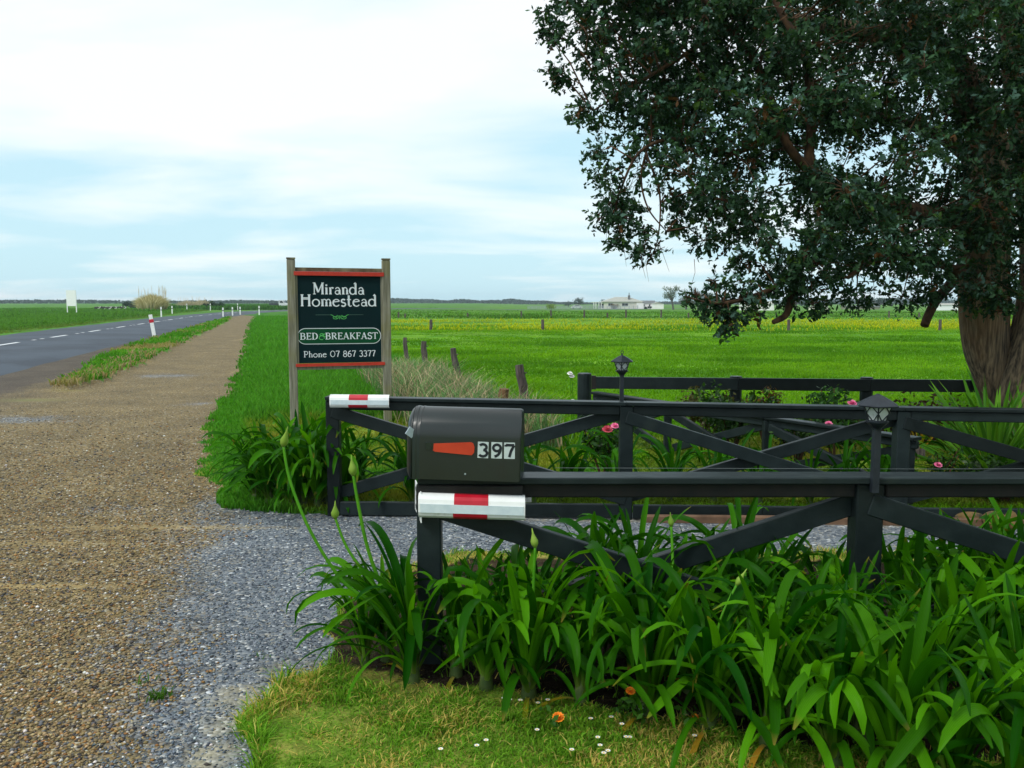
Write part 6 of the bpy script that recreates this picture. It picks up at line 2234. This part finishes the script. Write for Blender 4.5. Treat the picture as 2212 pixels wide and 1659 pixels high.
# ------------------------------------------------------------------ farm buildings
def gable(t, c, w, d, h, rh, wall, roof, axis='x', over=.35, wins=()):
    """house block with pitched roof; c = base centre"""
    x, y, z = c
    MB().box((x, y, z + h / 2), (w, d, h)).build('wall', M[wall], t)
    if axis == 'hip':
        a, b = w / 2 + over, d / 2 + over
        r_ = max(a - b, .4)
        vs = [(x - a, y - b, z + h), (x + a, y - b, z + h), (x + a, y + b, z + h), (x - a, y + b, z + h), (x - r_, y, z + h + rh), (x + r_, y, z + h + rh)]
        mb = MB().add(vs, [(0, 1, 5, 4), (1, 2, 5), (2, 3, 4, 5), (3, 0, 4), (3, 2, 1, 0)])
    elif axis == 'x':
        a, b = w / 2 + over, d / 2 + over
        vs = [(x - a, y - b, z + h), (x + a, y - b, z + h), (x + a, y, z + h + rh), (x - a, y, z + h + rh), (x + a, y + b, z + h), (x - a, y + b, z + h)]
        mb = MB().add(vs, [(0, 1, 2, 3), (3, 2, 4, 5), (0, 3, 5), (1, 4, 2), (0, 5, 4, 1)])
    else:
        a, b = w / 2 + over, d / 2 + over
        vs = [(x - a, y - b, z + h), (x, y - b, z + h + rh), (x + a, y - b, z + h), (x - a, y + b, z + h), (x, y + b, z + h + rh), (x + a, y + b, z + h)]
        mb = MB().add(vs, [(0, 1, 4, 3), (1, 2, 5, 4), (0, 2, 1), (3, 4, 5), (0, 3, 5, 2)])
    r = mb.build('roof', M[roof], t)
    for (wx, wz, ww, wh) in wins:
        f = MB().box((x + wx, y - d / 2 - .03, z + wz), (ww + .2, .06, wh + .2)).build('window_frame', M['house_white'], t)
        MB().box((x + wx, y - d / 2 - .065, z + wz), (ww, .03, wh)).build('pane', M['window'], f)
        MB().box((x + wx, y - d / 2 - .085, z + wz), (.07, .03, wh)).build('mullion', M['house_white'], f)
    return r


DH = 330.
ch_ = P(1346, 668, DH)
zg = gz(ch_.x, DH)
hs_ = thing('farmhouse', 'cream farmhouse with a low grey hipped roof and dark chimney behind the paddocks', 'house', (ch_.x, DH, zg))
rf = gable(hs_, (ch_.x, DH + 4, zg), 14.2, 9, 2.75, 1.75, 'house_wall', 'roof', 'hip', .7, ((.6, 1.6, 2.2, 1.1), (-4.8, 1.6, 1.6, 1.1)))
cq = P(1360, 645, DH)
MB().box((cq.x, DH + 1.5, zg + 4.3), (.8, .8, 1.7)).build('chimney', M['roof_dark'], rf)
MB().tube([(cq.x, DH + 1.5, zg + 5.1), (cq.x, DH + 1.5, zg + 6.1)], .14, 8).build('flue', M['roof_dark'], rf)
cv = P(1292, 660, DH)
for px in (1283, 1287.5, 1294, 1299):
    c = P(px, 660, DH)
    MB().box((c.x, DH + .5, zg + 1.25), (.28, .28, 2.5)).build('porch_post', M['house_white'], hs_)
MB().box((cv.x, DH + 2, zg + 2.6), (4.4, 3.6, .2)).build('porch_roof', M['house_white'], hs_)
MB().box((P(1303, 660, DH).x, DH + 2.6, zg + 1.2), (2.2, .1, 1.6)).build('porch_window', M['window'], hs_)
MB().box((P(1382, 660, DH).x, DH - .8, zg + 1.1), (2.6, 1.0, 2.2)).build('porch', M['house_white'], hs_)
c = P(1400, 660, DH)
g2 = thing('outbuilding', 'white outbuilding with dark low roof and two windows right of the farmhouse', 'building', (c.x, DH + 6, zg))
gable(g2, (c.x, DH + 6, zg), 6.0, 6, 2.3, .9, 'house_white', 'roof_dark', 'x', .4, ((-1.4, 1.35, 1.0, .8), (1.5, 1.35, 1.5, .8)))
c = P(1420, 660, DH)
g3 = thing('outbuilding', 'plain white gable shed at the right end of the farmhouse group', 'building', (c.x, DH + 1, zg))
gable(g3, (c.x, DH + 2, zg), 4.4, 6, 1.9, .7, 'house_white', 'roof', 'y', .1)
far_bush(1399, 666, 5.5, 1.1, DH - 3, 'clipped dark hedge in front of the white outbuilding', name='hedge', cat='hedge', grp='planting round the farmhouse')
far_bush(1328, 662, 4.6, 2.2, DH - 1.5, 'olive-brown rounded shrub in front of the cream farmhouse', (.10, .085, .02), (.2, .15, .04), name='house_shrub', grp='planting round the farmhouse')
far_bush(1191, 660, 4.4, 2.6, 310, 'bright yellow-green shrub standing alone left of the farmhouse', (.10, .18, .015), (.26, .36, .03), name='house_shrub', grp='planting round the farmhouse')
# rail fences before the house
def rails(px0, px1, D, h, n_p, label, boards=4):
    a, b = P(px0, 660, D), P(px1, 660, D)
    z = gz(a.x, D)
    t = thing('rail_fence', label, 'fence', (a.x, D, z), 'pale rail fences before the farmhouse')
    for i in range(n_p):
        x_ = a.x + (b.x - a.x) * i / (n_p - 1)
        MB().box((x_, D + .1, z + h / 2), (.16, .12, h + .1)).build('post', M['grey_timber'], t)
    for k_ in range(boards):
        zz_ = z + h * (.18 + .78 * k_ / (boards - 1))
        MB().box(((a.x + b.x) / 2, D, zz_), (b.x - a.x, .05, h * .5 / boards)).build('rail', M['grey_timber'], t)


rails(1236, 1378, 312, 1.35, 16, 'pale grey close-railed fence directly below the farmhouse')
rails(1140, 1233, 318, 1.0, 11, 'pale open rail fence left of the farmhouse below the white car', 3)
# sheds seen under the crown
for (x0, x1, yt, D, lab, roof, wall) in ((1608, 1672, 651, 260, 'white shed glimpsed under the drooping lower branch', 'roof', 'house_white'), (1532, 1566, 661, 300, 'small white shed behind the lowest leafy branch tip', 'roof', 'house_white'),
                                        (1755, 1790, 661, 300, 'pale shed between hanging leaf tufts right of the hooked branch', 'roof', 'house_wall'), (2028, 2076, 655, 260, 'white shed against the big tree trunk', 'roof', 'blank_white'),
                                        (1830, 1900, 660, 320, 'long low reddish-grey roofed building under the crown', 'roof_dark', 'sign_wood')):
    c = P((x0 + x1) / 2, 665, D)
    z = gz(c.x, D)
    w_ = (x1 - x0) * D / F
    ztop = P((x0 + x1) / 2, yt, D).z
    t = thing('farm_shed', lab, 'building', (c.x, D, z), 'farm sheds far behind the paddock')
    gable(t, (c.x, D + 3, z), w_, 6, (ztop - z) * .72, (ztop - z) * .28, wall, roof, 'x', .2)

# ------------------------------------------------------------------ far trees
def far_tree(px, ybase, ytop, D, wpx, label, ca, cb, n=1500, balls=9, lean=0., trunk=.35, grp='trees round the farmhouse', airy=False, name='far_tree'):
    c = P(px, ybase, D)
    z = gz(c.x, D)
    top = P(px, ytop, D).z
    h = top - z
    w = wpx * D / F
    t = thing(name, label, 'tree', (c.x, D, z), grp)
    mb = MB().tube([(c.x, D, z - .3), (c.x + lean * w * .3, D, z + h * .35), (c.x + lean * w, D, z + h * .7)], [trunk, trunk * .8, trunk * .35], 7)
    ct, rd = [], []
    for k_ in range(balls):
        a = 2 * math.pi * k_ / balls
        q = Vector((c.x + lean * w * .6 + math.cos(a) * w * .32 * random.uniform(.5, 1), D + math.sin(a) * w * .2, z + h * random.uniform(.52 if airy else .32, .84)))
        mb.tube([(c.x + lean * w * .25, D, z + h * .33), q], [trunk * .45, trunk * .15], 5)
        ct.append(tuple(q)); rd.append(min(w * .26, h * .26) * random.uniform(.8, 1.15) * (.72 if airy else 1))
    mb.build('trunk', M['far_bark'], t)
    leaf_cloud(ct, rd, n, w * .022 + .05, ca, cb, M['far_leaf'], 'crown', t)


HZA, HZB = (.035, .065, .05), (.07, .105, .075)  # far leaf colours with distance haze already greyed into them
far_tree(1250, 663, 642, 420, 32, 'round grey-green tree standing alone left of the farmhouse', HZA, HZB, 900, 12)
far_tree(1228, 662, 650, 430, 26, 'low grey-green tree beside the round lone tree', HZA, HZB, 500, 8)
far_tree(1304, 660, 645, 345, 16, 'small dark tree poking up behind the farmhouse roof end', (.02, .04, .025), (.05, .08, .05), 400, 6)
far_tree(1455, 668, 614, 300, 48, 'airy windblown tree with bare leaning trunk right of the farmhouse', (.05, .085, .035), (.13, .17, .06), 900, 10, lean=-.25, airy=True)
far_tree(1482, 668, 620, 300, 40, 'olive tree with rusty foliage beside the airy windblown tree', (.05, .05, .015), (.13, .12, .03), 1200, 10)
far_tree(1508, 668, 618, 290, 34, 'dark dense tree next to the olive tree', (.012, .03, .018), (.03, .06, .03), 1200, 9)
far_tree(1545, 666, 632, 340, 80, 'broad grey-green tree mass behind the lowest branch tip', (.03, .055, .035), (.06, .09, .05), 1400, 12)
far_tree(1720, 666, 640, 380, 90, 'hazy wide tree seen through the crown above the sheds', HZA, HZB, 900, 10)
far_tree(1900, 666, 642, 380, 120, 'hazy wide tree left of the big trunk, beyond the paddock', HZA, HZB, 900, 10)
# the shelter belt along the skyline reads as one mass
n = 26000
th_ = -.34 + rng.random(n) * 1.1
D_ = 900 + rng.random(n) * 160
X, Y = th_ * D_, D_
right = X > -160
hh = np.where(right, 1.0 + 4.2 * fbm(X * .010, X * 0 + 4, 3) ** 2 + 4.6 * vnoise(X * .055, X * 0 + 1) ** 2.5, 1.8 + .5 * vnoise(X * .02, X * 0))
z0 = ground_z(X, Y)
Zs = z0 + hh * rng.random(n) ** .7
dd = rng.normal(size=(n, 3)); dd /= np.linalg.norm(dd, axis=1)[:, None]
leaf_quads(np.stack([X, Y, Zs], -1), dd, 1.25, (.028, .05, .04), (.055, .085, .06), M['far_leaf'], 'shelterbelt', None, kind='stuff', aspect=.7)
n = 9000
X = -900 + rng.random(n) * 760; Y = np.full(n, 780.) + rng.random(n) * 60
leaf_quads(np.stack([X, Y, (2.1 + 1.2 * vnoise(X * .02, X * 0)) * rng.random(n) ** .7], -1), rng.normal(size=(n, 3)), 1.1, (.02, .045, .025), (.045, .075, .035), M['far_leaf'], 'hedge_line', None, kind='stuff', aspect=.7)

# ------------------------------------------------------------------ posts out in the paddocks
def paddock_post(px, ybase, h, w, label, D=None):
    g = G(px, ybase) if D is None else P(px, 660, D)
    z = gz(g.x, g.y)
    mb = MB().tube([(g.x, g.y, z - .1), (g.x + .01, g.y, z + h * .5), (g.x, g.y, z + h)], [w * .52, w * .5, w * .47], 8)
    return tag(mb.build('paddock_post', M['old_wood'], None), label, 'post', 'posts across the paddock')


for px, lab in ((931, 'short dark post before the buttercups, just right of the sign'), (1172, 'short dark post before the buttercups, above the rusty stump'), (1703, 'short dark post before the buttercups under the hooked branch'),
                (2030, 'short dark post before the buttercups next to the big trunk')):
    paddock_post(px, 714, .62, .17, lab)
for i, (px, hh_) in enumerate(((861, .7), (875, .5), (1010, .6), (1126, .8), (1190, .9), (1262, .9), (1312, .6), (1352, .95), (1428, .95), (1487, .6), (1560, .6), (1640, .8), (1920, .8), (1985, .6))):
    paddock_post(px, 686.5, hh_ * .85, .18, 'thin distant fence post beyond the buttercups')

# ------------------------------------------------------------------ air
m_, t_, o_ = new_mat('pale_air')
pv = t_.nodes.new("ShaderNodeVolumePrincipled")
pv.inputs["Color"].default_value = (.74, .88, 1.0, 1)
pv.inputs["Density"].default_value = .00027
pv.inputs["Anisotropy"].default_value = .2
t_.links.new(pv.outputs[0], o_.inputs["Volume"])
hz = MB().box((0, 600, 5.), (5200, 1500, 16.4)).build('haze', m_)
tag(hz, kind='stuff')
